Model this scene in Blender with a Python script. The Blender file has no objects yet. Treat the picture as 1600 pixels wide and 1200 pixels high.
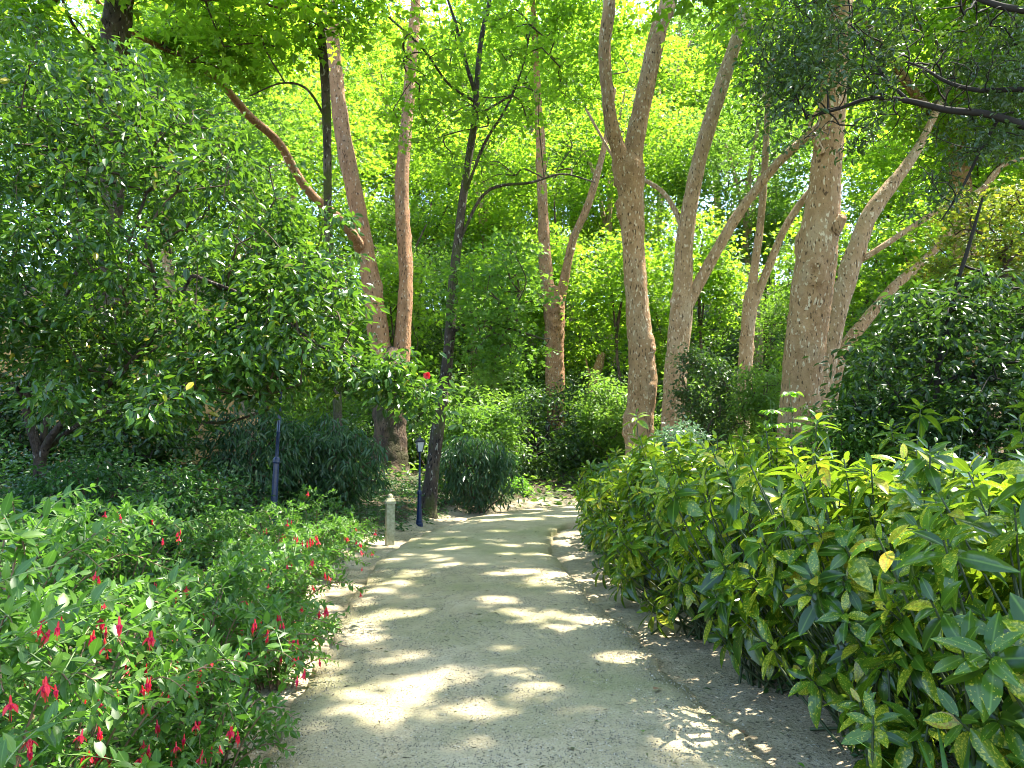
import bpy, math, random
import numpy as np
from mathutils import Vector, Matrix, Quaternion

rng = np.random.default_rng(7)
random.seed(7)
SC = bpy.context.scene
COL = SC.collection

# ------------------------------------------------------------------ camera, sky, sun, exposure
CAM_H = 1.7
F = 1200.0                      # focal length in pixels of a 1600 wide frame
PITCH = math.atan(100.0 / F)
cam_d = bpy.data.cameras.new('camera')
cam_d.sensor_width = 36.0
cam_d.lens = 36.0 * F / 1600.0
cam_d.clip_start = 0.05
cam_d.clip_end = 600.0
cam = bpy.data.objects.new('camera', cam_d)
cam.location = (0, 0, CAM_H)
cam.rotation_euler = (math.pi / 2 + PITCH, 0, 0)
COL.objects.link(cam)
SC.camera = cam

SUN_AZ = math.radians(62)       # clockwise from +Y (ahead), so ahead and to the right
SUN_EL = math.radians(64)
S = np.array([math.sin(SUN_AZ) * math.cos(SUN_EL), math.cos(SUN_AZ) * math.cos(SUN_EL), math.sin(SUN_EL)])
world = bpy.data.worlds.new('World')
SC.world = world
world.use_nodes = True
wn = world.node_tree.nodes
sky = wn.new('ShaderNodeTexSky')
sky.sky_type = 'NISHITA'
sky.sun_disc = False
sky.sun_elevation = SUN_EL
sky.sun_rotation = SUN_AZ
bg = wn['Background']
bg.inputs['Strength'].default_value = 0.15
world.node_tree.links.new(sky.outputs['Color'], bg.inputs['Color'])

sun_d = bpy.data.lights.new('sun', 'SUN')
sun_d.energy = 3.8
sun_d.angle = math.radians(0.7)
sun_d.color = (1.0, 0.94, 0.84)
sun = bpy.data.objects.new('sun', sun_d)
sun.rotation_euler = Vector(S).to_track_quat('Z', 'Y').to_euler()
COL.objects.link(sun)

SC.view_settings.view_transform = 'Standard'
SC.view_settings.look = 'None'
SC.view_settings.exposure = 2.78
SC.view_settings.gamma = 1.0
SC.view_settings.use_curve_mapping = False
cy = SC.cycles
SC.render.filter_size = 1.0
cy.pixel_filter_type = 'BLACKMAN_HARRIS'
cy.filter_width = 1.0
cy.use_denoising = True
cy.denoiser = 'OPENIMAGEDENOISE'
cy.max_bounces = 10
cy.diffuse_bounces = 4
cy.glossy_bounces = 3
cy.transmission_bounces = 6
cy.transparent_max_bounces = 4
cy.sample_clamp_indirect = 6.0
cy.use_adaptive_sampling = True
cy.adaptive_threshold = 0.01
cy.caustics_reflective = False
cy.caustics_refractive = False

# ------------------------------------------------------------------ small helpers
CP, SP = math.cos(PITCH), math.sin(PITCH)
def ray(px, py):
    a, b = (px - 800.0) / F, (600.0 - py) / F
    return np.array([a, CP - b * SP, SP + b * CP])
def P(px, py, Y):
    """world point seen at photo pixel (px, py) at distance Y ahead"""
    r = ray(px, py)
    return np.array([0, 0, CAM_H]) + r * (Y / r[1])
def G(px, py, z=0.0):
    r = ray(px, py)
    return np.array([0, 0, CAM_H]) + r * ((z - CAM_H) / r[2])
def proj(p):
    p = np.asarray(p, float)
    d = p - np.array([0, 0, CAM_H])
    fw = d[..., 1] * CP + d[..., 2] * SP
    up = -d[..., 1] * SP + d[..., 2] * CP
    fw_ = np.where(fw > 0.05, fw, 0.05)
    return 800 + F * d[..., 0] / fw_, 600 - F * up / fw_, fw
def nrm(a):
    a = np.asarray(a, float)
    return a / (np.linalg.norm(a, axis=-1, keepdims=True) + 1e-9)
def smooth(e0, e1, x):
    t = np.clip((x - e0) / (e1 - e0), 0, 1)
    return t * t * (3 - 2 * t)

class MB:
    """collects triangles / quads and builds one mesh"""
    def __init__(s):
        s.V = []; s.L = []; s.N = []; s.M = []; s.S = []; s.U = []; s.n = 0
    def add(s, V, Fa, mat=0, sm=False, uv=None):
        V = np.asarray(V, float).reshape(-1, 3); Fa = np.asarray(Fa, int)
        s.V.append(V); s.L.append((Fa + s.n).ravel())
        s.N.append(np.full(len(Fa), Fa.shape[1])); s.M.append(np.full(len(Fa), mat)); s.S.append(np.full(len(Fa), sm))
        s.U.append(np.zeros((len(V), 2)) if uv is None else np.asarray(uv, float)); s.n += len(V)
        return s
    def mesh(s, name, mats):
        V = np.concatenate(s.V); L = np.concatenate(s.L); N = np.concatenate(s.N)
        me = bpy.data.meshes.new(name)
        me.vertices.add(len(V)); me.vertices.foreach_set('co', V.ravel())
        me.loops.add(len(L)); me.loops.foreach_set('vertex_index', L.astype(np.int32))
        st = np.concatenate([[0], np.cumsum(N)[:-1]])
        me.polygons.add(len(N)); me.polygons.foreach_set('loop_start', st.astype(np.int32))
        me.polygons.foreach_set('loop_total', N.astype(np.int32))
        me.polygons.foreach_set('material_index', np.concatenate(s.M).astype(np.int32))
        me.polygons.foreach_set('use_smooth', np.concatenate(s.S).astype(bool))
        u = np.concatenate(s.U)
        if np.any(u):
            me.uv_layers.new(name='UVMap').data.foreach_set('uv', u[L].ravel())
        for m in mats: me.materials.append(m)
        me.update(calc_edges=True)
        return me
    def build(s, name, mats, parent=None, loc=None):
        if not isinstance(mats, (list, tuple)): mats = [mats]
        off = np.zeros(3) if parent is None else np.array(parent.location)
        if loc is not None: off = np.array(loc, float)
        s.V = [v - off for v in s.V]
        o = bpy.data.objects.new(name, s.mesh(name, mats))
        if parent is not None: o.parent = parent
        else: o.location = off
        COL.objects.link(o)
        return o
def tag(o, label=None, cat=None, group=None, kind=None):
    if label: o['label'] = label
    if cat: o['category'] = cat
    if group: o['group'] = group
    if kind: o['kind'] = kind
    return o
def thing(name, label, cat, loc, group=None):
    o = bpy.data.objects.new(name, None)
    o.empty_display_size = 0.2
    o.location = tuple(float(v) for v in loc)
    COL.objects.link(o)
    return tag(o, label, cat, group)

def catmull(pts, sub):
    pts = np.asarray(pts, float)
    q = np.vstack([2 * pts[0] - pts[1], pts, 2 * pts[-1] - pts[-2]])
    out = []
    for i in range(1, len(q) - 2):
        for t in np.arange(sub) / sub:
            p0, p1, p2, p3 = q[i - 1], q[i], q[i + 1], q[i + 2]
            out.append(0.5 * (2 * p1 + (p2 - p0) * t + (2 * p0 - 5 * p1 + 4 * p2 - p3) * t * t + (3 * p1 - p0 - 3 * p2 + p3) * t ** 3))
    out.append(pts[-1])
    return np.array(out)
def tube(mb, pts, rad, sides=6, mat=0, lump=0.0, cap=True, seed=0):
    pts = np.asarray(pts, float); rad = np.asarray(rad, float); n = len(pts)
    T = nrm(np.gradient(pts, axis=0))
    ref = np.array([1.0, 0, 0]) if abs(T[0][0]) < 0.8 else np.array([0, 1.0, 0])
    A = np.zeros((n, 3)); a = nrm(np.cross(T[0], ref))
    for i in range(n):
        a = nrm(a - T[i] * np.dot(a, T[i])); A[i] = a
    B = np.cross(T, A)
    th = np.arange(sides) / sides * 2 * math.pi
    R = np.repeat(rad[:, None], sides, 1)
    if lump:
        g = np.random.default_rng(seed)
        ph = g.uniform(0, 6.28, 8); s = np.cumsum(np.r_[0, np.linalg.norm(np.diff(pts, axis=0), axis=1)])[:, None]
        R = R * (1 + lump * (0.5 * np.sin(2 * th + 1.1 * s + ph[0]) + 0.35 * np.sin(3 * th - 1.7 * s + ph[1]) + 0.3 * np.sin(5 * th + 0.6 * s + ph[2]) + 0.35 * np.sin(4.3 * s + ph[3]) + 0.2 * np.sin(9.1 * s + 2 * th + ph[4]))
                 + lump * 0.35 * g.standard_normal((n, sides)))
    V = pts[:, None] + (A[:, None] * np.cos(th)[None, :, None] + B[:, None] * np.sin(th)[None, :, None]) * R[..., None]
    i, j = np.meshgrid(np.arange(n - 1), np.arange(sides), indexing='ij')
    j2 = (j + 1) % sides
    Fq = np.stack([i * sides + j, i * sides + j2, (i + 1) * sides + j2, (i + 1) * sides + j], -1).reshape(-1, 4)
    mb.add(V.reshape(-1, 3), Fq, mat, True)
    if cap and sides > 2:
        V2 = np.vstack([V[-1], pts[-1] + T[-1] * rad[-1] * 0.4])
        mb.add(V2, [[k, (k + 1) % sides, sides] for k in range(sides)], mat, True)
def box(mb, c, h, mat=0, taper=1.0, rz=0.0):
    x, y, z = h
    V = np.array([[sx * x * (taper if sz > 0 else 1), sy * y * (taper if sz > 0 else 1), sz * z] for sz in (-1, 1) for sx, sy in ((-1, -1), (1, -1), (1, 1), (-1, 1))])
    c_, s_ = math.cos(rz), math.sin(rz)
    V = V @ np.array([[c_, s_, 0], [-s_, c_, 0], [0, 0, 1]]) + np.asarray(c)
    mb.add(V, [[3, 2, 1, 0], [4, 5, 6, 7], [0, 1, 5, 4], [1, 2, 6, 5], [2, 3, 7, 6], [3, 0, 4, 7]], mat)
def lathe(mb, prof, c, sides=16, mat=0, sm=True):
    pr = np.array(prof, float); th = np.arange(sides) / sides * 2 * math.pi + math.pi / sides
    V = np.stack([pr[:, :1] * np.cos(th), pr[:, :1] * np.sin(th), np.repeat(pr[:, 1:], sides, 1)], -1) + np.asarray(c)
    n = len(pr); i, j = np.meshgrid(np.arange(n - 1), np.arange(sides), indexing='ij'); j2 = (j + 1) % sides
    mb.add(V.reshape(-1, 3), np.stack([i * sides + j, i * sides + j2, (i + 1) * sides + j2, (i + 1) * sides + j], -1).reshape(-1, 4), mat, sm)

# ------------------------------------------------------------------ materials
def new_mat(name):
    m = bpy.data.materials.new(name); m.use_nodes = True
    nt = m.node_tree; nt.nodes.clear()
    return m, nt.nodes, nt.links
def nd(N, t, **kw):
    n = N.new(t)
    for k, v in kw.items(): setattr(n, k, v)
    return n
def ramp(N, stops):
    r = N.new('ShaderNodeValToRGB'); e = r.color_ramp.elements
    while len(e) < len(stops): e.new(0.5)
    for i, (p, c) in enumerate(stops):
        e[i].position = p; e[i].color = (*c, 1)
    return r
def leaf_mat(name, stops, trans, tw=0.4, rough=0.42, spots=None, midrib=None, spec=0.5):
    """leaf: colour varies leaf by leaf; a share of the light passes through"""
    m, N, L = new_mat(name)
    out = nd(N, 'ShaderNodeOutputMaterial'); geo = nd(N, 'ShaderNodeNewGeometry'); oi = nd(N, 'ShaderNodeObjectInfo')
    ad = nd(N, 'ShaderNodeMath', operation='ADD'); L.new(geo.outputs['Random Per Island'], ad.inputs[0]); L.new(oi.outputs['Random'], ad.inputs[1])
    fr = nd(N, 'ShaderNodeMath', operation='FRACT'); L.new(ad.outputs[0], fr.inputs[0])
    rp = ramp(N, stops); L.new(fr.outputs[0], rp.inputs['Fac'])
    col = rp.outputs['Color']
    uv = None
    if spots or midrib:
        uv = nd(N, 'ShaderNodeUVMap')
    if spots:
        vo = nd(N, 'ShaderNodeTexNoise', noise_dimensions='4D'); vo.inputs['Scale'].default_value = 17; vo.inputs['Detail'].default_value = 1.5
        w = nd(N, 'ShaderNodeMath', operation='MULTIPLY'); w.inputs[1].default_value = 60; L.new(fr.outputs[0], w.inputs[0])
        L.new(uv.outputs[0], vo.inputs['Vector']); L.new(w.outputs[0], vo.inputs['W'])
        # some leaves are heavily spotted, some hardly at all
        th = nd(N, 'ShaderNodeMath', operation='MULTIPLY_ADD'); L.new(fr.outputs[0], th.inputs[0]); th.inputs[1].default_value = -0.30; th.inputs[2].default_value = 0.78
        mr = nd(N, 'ShaderNodeMapRange', clamp=True)
        a2 = nd(N, 'ShaderNodeMath', operation='ADD'); L.new(th.outputs[0], a2.inputs[0]); a2.inputs[1].default_value = 0.05
        L.new(vo.outputs['Fac'], mr.inputs['Value']); L.new(th.outputs[0], mr.inputs['From Min']); L.new(a2.outputs[0], mr.inputs['From Max'])
        mx = nd(N, 'ShaderNodeMix', data_type='RGBA'); mx.inputs['B'].default_value = (*spots, 1)
        L.new(mr.outputs[0], mx.inputs['Factor']); L.new(col, mx.inputs['A']); col = mx.outputs['Result']
    if midrib:
        sx = nd(N, 'ShaderNodeSeparateXYZ'); L.new(uv.outputs[0], sx.inputs[0])
        ab = nd(N, 'ShaderNodeMath', operation='ABSOLUTE'); L.new(sx.outputs['Y'], ab.inputs[0])
        mr = nd(N, 'ShaderNodeMapRange'); mr.inputs['From Min'].default_value = 0.0; mr.inputs['From Max'].default_value = 0.028; mr.inputs['To Min'].default_value = 0.75; mr.inputs['To Max'].default_value = 0.0
        L.new(ab.outputs[0], mr.inputs['Value'])
        mx = nd(N, 'ShaderNodeMix', data_type='RGBA'); mx.inputs['B'].default_value = (*midrib, 1)
        L.new(mr.outputs[0], mx.inputs['Factor']); L.new(col, mx.inputs['A']); col = mx.outputs['Result']
    pb = nd(N, 'ShaderNodeBsdfPrincipled'); pb.inputs['Roughness'].default_value = rough; pb.inputs['Specular IOR Level'].default_value = spec
    L.new(col, pb.inputs['Base Color'])
    tr = nd(N, 'ShaderNodeBsdfTranslucent')
    mt = nd(N, 'ShaderNodeMix', data_type='RGBA'); mt.inputs['Factor'].default_value = 0.62; L.new(col, mt.inputs['A']); mt.inputs['B'].default_value = (*trans, 1)
    L.new(mt.outputs['Result'], tr.inputs['Color'])
    ms = nd(N, 'ShaderNodeMixShader'); ms.inputs[0].default_value = tw
    L.new(pb.outputs[0], ms.inputs[1]); L.new(tr.outputs[0], ms.inputs[2]); L.new(ms.outputs[0], out.inputs['Surface'])
    return m
def plain(name, col, rough=0.6, metal=0.0, var=0.25, scale=12.0, bump=0.0, col2=None, spec=0.5):
    m, N, L = new_mat(name)
    out = nd(N, 'ShaderNodeOutputMaterial'); pb = nd(N, 'ShaderNodeBsdfPrincipled'); tc = nd(N, 'ShaderNodeTexCoord')
    no = nd(N, 'ShaderNodeTexNoise'); no.inputs['Scale'].default_value = scale; no.inputs['Detail'].default_value = 5
    L.new(tc.outputs['Object'], no.inputs['Vector'])
    c2 = col2 or tuple(c * (1 - var) for c in col)
    rp = ramp(N, [(0.35, c2), (0.65, col)]); L.new(no.outputs['Fac'], rp.inputs['Fac']); L.new(rp.outputs['Color'], pb.inputs['Base Color'])
    pb.inputs['Roughness'].default_value = rough; pb.inputs['Metallic'].default_value = metal; pb.inputs['Specular IOR Level'].default_value = spec
    if bump:
        b = nd(N, 'ShaderNodeBump'); b.inputs['Strength'].default_value = bump; b.inputs['Distance'].default_value = 0.02
        L.new(no.outputs['Fac'], b.inputs['Height']); L.new(b.outputs[0], pb.inputs['Normal'])
    L.new(pb.outputs[0], out.inputs['Surface'])
    return m
def bark_mat(name, base, dark, fleck, grey, fl=0.60, moss=None):
    """plane bark: brown ground, grey patches, pale upright flakes, fine ridges"""
    m, N, L = new_mat(name)
    out = nd(N, 'ShaderNodeOutputMaterial'); pb = nd(N, 'ShaderNodeBsdfPrincipled'); tc = nd(N, 'ShaderNodeTexCoord')
    def noise(sc, scale, det=4, rough=0.55):
        mp = nd(N, 'ShaderNodeMapping'); mp.inputs['Scale'].default_value = sc; L.new(tc.outputs['Object'], mp.inputs['Vector'])
        n = nd(N, 'ShaderNodeTexNoise'); n.inputs['Scale'].default_value = scale; n.inputs['Detail'].default_value = det; n.inputs['Roughness'].default_value = rough
        L.new(mp.outputs[0], n.inputs['Vector']); return n
    def over(col, fac, c):
        mx = nd(N, 'ShaderNodeMix', data_type='RGBA'); L.new(fac, mx.inputs['Factor'])
        L.new(col, mx.inputs['A']); mx.inputs['B'].default_value = (*c, 1); return mx.outputs['Result']
    def thr(n, a, b):
        mr = nd(N, 'ShaderNodeMapRange', clamp=True); mr.inputs['From Min'].default_value = a; mr.inputs['From Max'].default_value = b
        L.new(n.outputs['Fac'], mr.inputs['Value']); return mr.outputs[0]
    n0 = noise((1, 1, 0.5), 5, 6)
    rp = ramp(N, [(0.33, dark), (0.62, base)]); L.new(n0.outputs['Fac'], rp.inputs['Fac'])
    col = over(rp.outputs['Color'], thr(noise((1, 1, 0.45), 2.2, 5), 0.54, 0.66), grey)
    n1 = noise((1, 1, 0.45), 17, 2, 0.45)
    col = over(col, thr(n1, fl + .01, fl + 0.05), fleck)
    n2 = noise((1, 1, 0.3), 24, 2, 0.4)
    col = over(col, thr(n2, 0.62, 0.67), tuple(c * 0.35 for c in dark))
    if moss:
        col = over(col, thr(noise((1, 1, 0.4), 2.6, 5), 0.50, 0.60), moss)
    L.new(col, pb.inputs['Base Color']); pb.inputs['Roughness'].default_value = 0.85; pb.inputs['Specular IOR Level'].default_value = 0.2
    nb = noise((1, 1, 0.6), 16, 6, 0.65)
    b = nd(N, 'ShaderNodeBump'); b.inputs['Strength'].default_value = 1.0; b.inputs['Distance'].default_value = 0.08
    L.new(nb.outputs['Fac'], b.inputs['Height'])
    b2 = nd(N, 'ShaderNodeBump'); b2.inputs['Strength'].default_value = 0.5; b2.inputs['Distance'].default_value = 0.03
    L.new(n1.outputs['Fac'], b2.inputs['Height']); L.new(b.outputs[0], b2.inputs['Normal']); L.new(b2.outputs[0], pb.inputs['Normal'])
    L.new(pb.outputs[0], out.inputs['Surface'])
    return m
def ground_mat(name, cols, grit, grit_amt, scale=2.0, moss=None, bump=0.5, grit_scale=120, sand=None):
    m, N, L = new_mat(name)
    out = nd(N, 'ShaderNodeOutputMaterial'); pb = nd(N, 'ShaderNodeBsdfPrincipled'); tc = nd(N, 'ShaderNodeTexCoord')
    def noise(s, d=5, r=0.6):
        n = nd(N, 'ShaderNodeTexNoise'); n.inputs['Scale'].default_value = s; n.inputs['Detail'].default_value = d; n.inputs['Roughness'].default_value = r
        L.new(tc.outputs['Object'], n.inputs['Vector']); return n
    a = noise(scale, 8, 0.62); rp = ramp(N, cols); L.new(a.outputs['Fac'], rp.inputs['Fac']); col = rp.outputs['Color']
    def over(col, n, lo, hi, c, amt):
        mr = nd(N, 'ShaderNodeMapRange', clamp=True); mr.inputs['From Min'].default_value = lo; mr.inputs['From Max'].default_value = hi; mr.inputs['To Max'].default_value = amt
        L.new(n.outputs['Fac'], mr.inputs['Value'])
        mx = nd(N, 'ShaderNodeMix', data_type='RGBA'); L.new(mr.outputs[0], mx.inputs['Factor']); L.new(col, mx.inputs['A']); mx.inputs['B'].default_value = (*c, 1)
        return mx.outputs['Result']
    if moss: col = over(col, noise(scale * 0.45, 6), 0.46, 0.62, moss, 0.85); col = over(col, noise(scale * 2.7, 7), 0.58, 0.70, tuple(c * 0.72 for c in moss), 0.5)
    if sand:
        # sandy soil near the path gives way raggedly to leaf mould
        at = nd(N, 'ShaderNodeAttribute', attribute_name='sand'); rg = noise(6, 6, 0.7)
        ad = nd(N, 'ShaderNodeMath', operation='ADD'); L.new(at.outputs['Fac'], ad.inputs[0]); L.new(rg.outputs['Fac'], ad.inputs[1])
        mr = nd(N, 'ShaderNodeMapRange', clamp=True); mr.inputs['From Min'].default_value = 0.88; mr.inputs['From Max'].default_value = 1.12; L.new(ad.outputs[0], mr.inputs['Value'])
        r2 = ramp(N, sand); L.new(noise(3.5, 7).outputs['Fac'], r2.inputs['Fac'])
        mx = nd(N, 'ShaderNodeMix', data_type='RGBA'); L.new(mr.outputs[0], mx.inputs['Factor']); L.new(col, mx.inputs['A']); L.new(r2.outputs['Color'], mx.inputs['B']); col = mx.outputs['Result']
    g = noise(grit_scale, 3, 0.7)
    col = over(col, g, 0.52, 0.66, grit, grit_amt)
    g2 = noise(grit_scale * 0.45, 2, 0.6)
    col = over(col, g2, 0.62, 0.68, tuple(c * 0.55 for c in grit), grit_amt)
    col = over(col, noise(grit_scale * 0.9, 1), 0.66, 0.72, (0.62, 0.57, 0.47), 0.6)
    L.new(col, pb.inputs['Base Color']); pb.inputs['Roughness'].default_value = 0.95; pb.inputs['Specular IOR Level'].default_value = 0.15
    b = nd(N, 'ShaderNodeBump'); b.inputs['Strength'].default_value = bump; b.inputs['Distance'].default_value = 0.02; L.new(g.outputs['Fac'], b.inputs['Height'])
    b2 = nd(N, 'ShaderNodeBump'); b2.inputs['Strength'].default_value = 0.5; b2.inputs['Distance'].default_value = 0.06; L.new(noise(9, 5).outputs['Fac'], b2.inputs['Height'])
    L.new(b.outputs[0], b2.inputs['Normal']); L.new(b2.outputs[0], pb.inputs['Normal'])
    L.new(pb.outputs[0], out.inputs['Surface'])
    return m

M = {}
M['plane'] = leaf_mat('plane leaf', [(0, (.042, .11, .010)), (.5, (.08, .17, .012)), (.85, (.125, .21, .015)), (1, (.19, .23, .018))], (.42, .70, .03), 0.58, 0.45)
M['maple'] = leaf_mat('soft green leaf', [(0, (.04, .10, .015)), (.6, (.07, .15, .018)), (1, (.11, .19, .025))], (.28, .54, .035), 0.48, 0.45)
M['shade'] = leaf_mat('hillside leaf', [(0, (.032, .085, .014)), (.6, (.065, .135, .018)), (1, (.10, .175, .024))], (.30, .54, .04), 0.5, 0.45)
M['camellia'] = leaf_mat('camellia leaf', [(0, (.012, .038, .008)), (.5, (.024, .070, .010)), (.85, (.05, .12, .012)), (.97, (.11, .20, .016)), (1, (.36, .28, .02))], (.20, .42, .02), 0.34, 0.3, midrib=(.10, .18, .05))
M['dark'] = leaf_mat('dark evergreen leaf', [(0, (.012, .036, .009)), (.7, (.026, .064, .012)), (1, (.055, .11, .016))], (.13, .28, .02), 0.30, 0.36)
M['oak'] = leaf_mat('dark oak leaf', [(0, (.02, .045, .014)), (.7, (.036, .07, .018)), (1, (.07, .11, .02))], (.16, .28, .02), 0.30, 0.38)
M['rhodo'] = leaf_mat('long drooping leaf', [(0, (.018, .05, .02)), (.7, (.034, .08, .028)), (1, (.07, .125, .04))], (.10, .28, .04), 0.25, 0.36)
M['ivy'] = leaf_mat('ivy leaf', [(0, (.014, .05, .013)), (.7, (.03, .088, .018)), (1, (.065, .145, .022))], (.13, .34, .03), 0.30, 0.36)
M['aucuba'] = leaf_mat('spotted laurel leaf', [(0, (.013, .045, .007)), (.4, (.034, .095, .009)), (.75, (.08, .165, .012)), (.95, (.16, .22, .012)), (1, (.38, .22, .03))], (.34, .54, .02), 0.34, 0.2, spots=(.46, .44, .035), midrib=(.16, .27, .03))
M['fuchsia'] = leaf_mat('fuchsia leaf', [(0, (.03, .085, .010)), (.6, (.058, .135, .014)), (1, (.105, .19, .02))], (.20, .48, .04), 0.42, 0.42, midrib=(.13, .24, .05))
M['silver'] = leaf_mat('pale glossy leaf', [(0, (.06, .12, .06)), (1, (.16, .22, .14))], (.20, .40, .12), 0.25, 0.22, spec=0.8)
M['rust'] = leaf_mat('rusty maple leaf', [(0, (.05, .11, .014)), (.7, (.10, .15, .014)), (.88, (.18, .12, .012)), (1, (.28, .10, .012))], (.34, .44, .03), 0.5, 0.45)
M['sapling'] = leaf_mat('young leaf', [(0, (.06, .17, .015)), (1, (.10, .24, .02))], (.30, .65, .03), 0.48, 0.4)
M['blade'] = leaf_mat('strap leaf', [(0, (.05, .14, .02)), (1, (.09, .20, .03))], (.25, .55, .05), 0.4, 0.35)
M['petal_red'] = leaf_mat('red sepal', [(0, (.62, .012, .02)), (1, (.78, .05, .07))], (.9, .04, .04), 0.4, 0.4)
M['petal_pink'] = leaf_mat('magenta petal', [(0, (.60, .012, .08)), (1, (.68, .03, .16))], (.8, .03, .1), 0.4, 0.4)
M['white_petal'] = leaf_mat('white petal', [(0, (.7, .72, .7)), (1, (.8, .8, .78))], (.8, .8, .75), 0.3, 0.5)
M['bark'] = bark_mat('plane bark', (.39, .235, .115), (.27, .155, .072), (.58, .45, .29), (.38, .255, .14))
M['bark_red'] = bark_mat('reddish plane bark', (.38, .205, .10), (.25, .13, .065), (.52, .40, .28), (.31, .19, .105), 0.63)
M['bark_pale'] = bark_mat('pale plane bark', (.41, .27, .145), (.29, .185, .095), (.58, .46, .31), (.39, .28, .165), 0.60)
M['bark_dark'] = bark_mat('dark lichen bark', (.085, .062, .045), (.04, .03, .024), (.26, .24, .20), (.11, .09, .07), 0.62, moss=(.06, .065, .02))
M['bark_old'] = bark_mat('dark rough bark', (.13, .085, .052), (.05, .034, .024), (.26, .21, .16), (.10, .075, .055), 0.66, moss=(.05, .045, .02))
M['twig'] = plain('twig bark', (.09, .065, .045), 0.9, scale=20, spec=0.2)
M['twig_pale'] = plain('pale twig bark', (.17, .13, .09), 0.9, scale=20, spec=0.2)
M['twig_black'] = plain('black twig bark', (.03, .025, .02), 0.9, scale=20, spec=0.2)
M['stem_green'] = plain('green stem', (.12, .19, .05), 0.6, scale=20)
M['stem_dark'] = plain('dark green stem', (.045, .07, .022), 0.6, scale=20)
M['stem_red'] = plain('reddish stem', (.20, .12, .06), 0.6, scale=20)
M['path'] = ground_mat('compacted sand path', [(.3, (.38, .32, .19)), (.5, (.47, .395, .24)), (.7, (.54, .455, .29))], (.15, .135, .08), 0.7, 1.1, moss=(.31, .305, .145), bump=1.0, grit_scale=75)
M['earth'] = ground_mat('leaf mould', [(.3, (.035, .028, .018)), (.6, (.075, .055, .03)), (.8, (.09, .085, .035))], (.02, .018, .01), 0.7, 2.5, moss=(.04, .07, .02), bump=1.0, grit_scale=45, sand=[(.3, (.26, .21, .13)), (.5, (.37, .305, .195)), (.7, (.45, .375, .25))])
M['blue'] = plain('blue lamp paint', (.006, .02, .075), 0.30, 0.0, 0.35, 18)
M['black_paint'] = plain('black lamp paint', (.012, .016, .03), 0.4, 0.0, 0.3, 18)
M['stone'] = plain('mossy pale stone', (.44, .40, .25), 0.9, 0, 0.3, 22, 0.6, col2=(.28, .27, .14), spec=0.2)
M['ochre'] = plain('ochre stone', (.52, .30, .11), 0.9, 0, 0.3, 5, 0.6, col2=(.36, .20, .08), spec=0.2)
M['mortar'] = plain('mortar', (.22, .17, .11), 0.95, 0, 0.3, 14, 0.4, spec=0.1)
M['dry'] = leaf_mat('dry leaf', [(0, (.20, .10, .05)), (.6, (.30, .16, .08)), (1, (.40, .25, .12))], (.35, .2, .08), 0.15, 0.7)
M['litter'] = leaf_mat('leaf litter', [(0, (.05, .04, .025)), (.5, (.10, .075, .04)), (.8, (.09, .13, .03)), (1, (.22, .15, .07))], (.15, .12, .04), 0.1, 0.8)
M['grit'] = leaf_mat('path grit', [(0, (.09, .085, .06)), (.45, (.20, .175, .12)), (.8, (.38, .33, .23)), (1, (.60, .54, .42))], (.2, .2, .15), 0.0, 0.9, spec=0.2)
gm, GN, GL = new_mat('frosted lamp glass')
_o = nd(GN, 'ShaderNodeOutputMaterial'); _p = nd(GN, 'ShaderNodeBsdfPrincipled')
_p.inputs['Base Color'].default_value = (.75, .78, .74, 1); _p.inputs['Roughness'].default_value = 0.35; _p.inputs['Transmission Weight'].default_value = 0.5
GL.new(_p.outputs[0], _o.inputs['Surface']); M['glass'] = gm

# ------------------------------------------------------------------ path edges and terrain
Lpx = [(330, 1330), (400, 1200), (461, 1085), (508, 1018), (535, 962), (560, 918), (605, 864), (655, 836), (700, 820), (760, 803), (830, 794), (900, 788.5), (1000, 785), (1100, 784), (1300, 784)]
Rpx = [(1350, 1330), (1210, 1200), (1085, 1097), (1010, 1018), (952, 962), (910, 918), (866, 864), (860, 842), (872, 826), (895, 816), (935, 808), (990, 803), (1060, 800), (1150, 799), (1340, 798)]
EL = np.array([G(*p) for p in Lpx]); ER = np.array([G(*p) for p in Rpx]); ER[:, 0] += 0.06 * (ER[:, 1] < 9)
EL = np.vstack([[EL[0][0] - 0.25, -6, 0], [EL[0][0] - 0.1, 0.5, 0], EL]); ER = np.vstack([[ER[0][0] + 0.1, -6, 0], [ER[0][0] + 0.05, 0.5, 0], ER])
PL, PR = catmull(EL, 10), catmull(ER, 10)
k = np.arange(len(PL))
PL[:, 0] += 0.03 * np.sin(k * 1.7) + 0.025 * np.sin(k * 0.63); PR[:, 0] += 0.035 * np.sin(k * 0.9 + 1) + 0.03 * np.sin(k * 0.37)
PC = 0.5 * (PL + PR); HWD = 0.5 * np.linalg.norm(PL - PR, axis=1)

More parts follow.
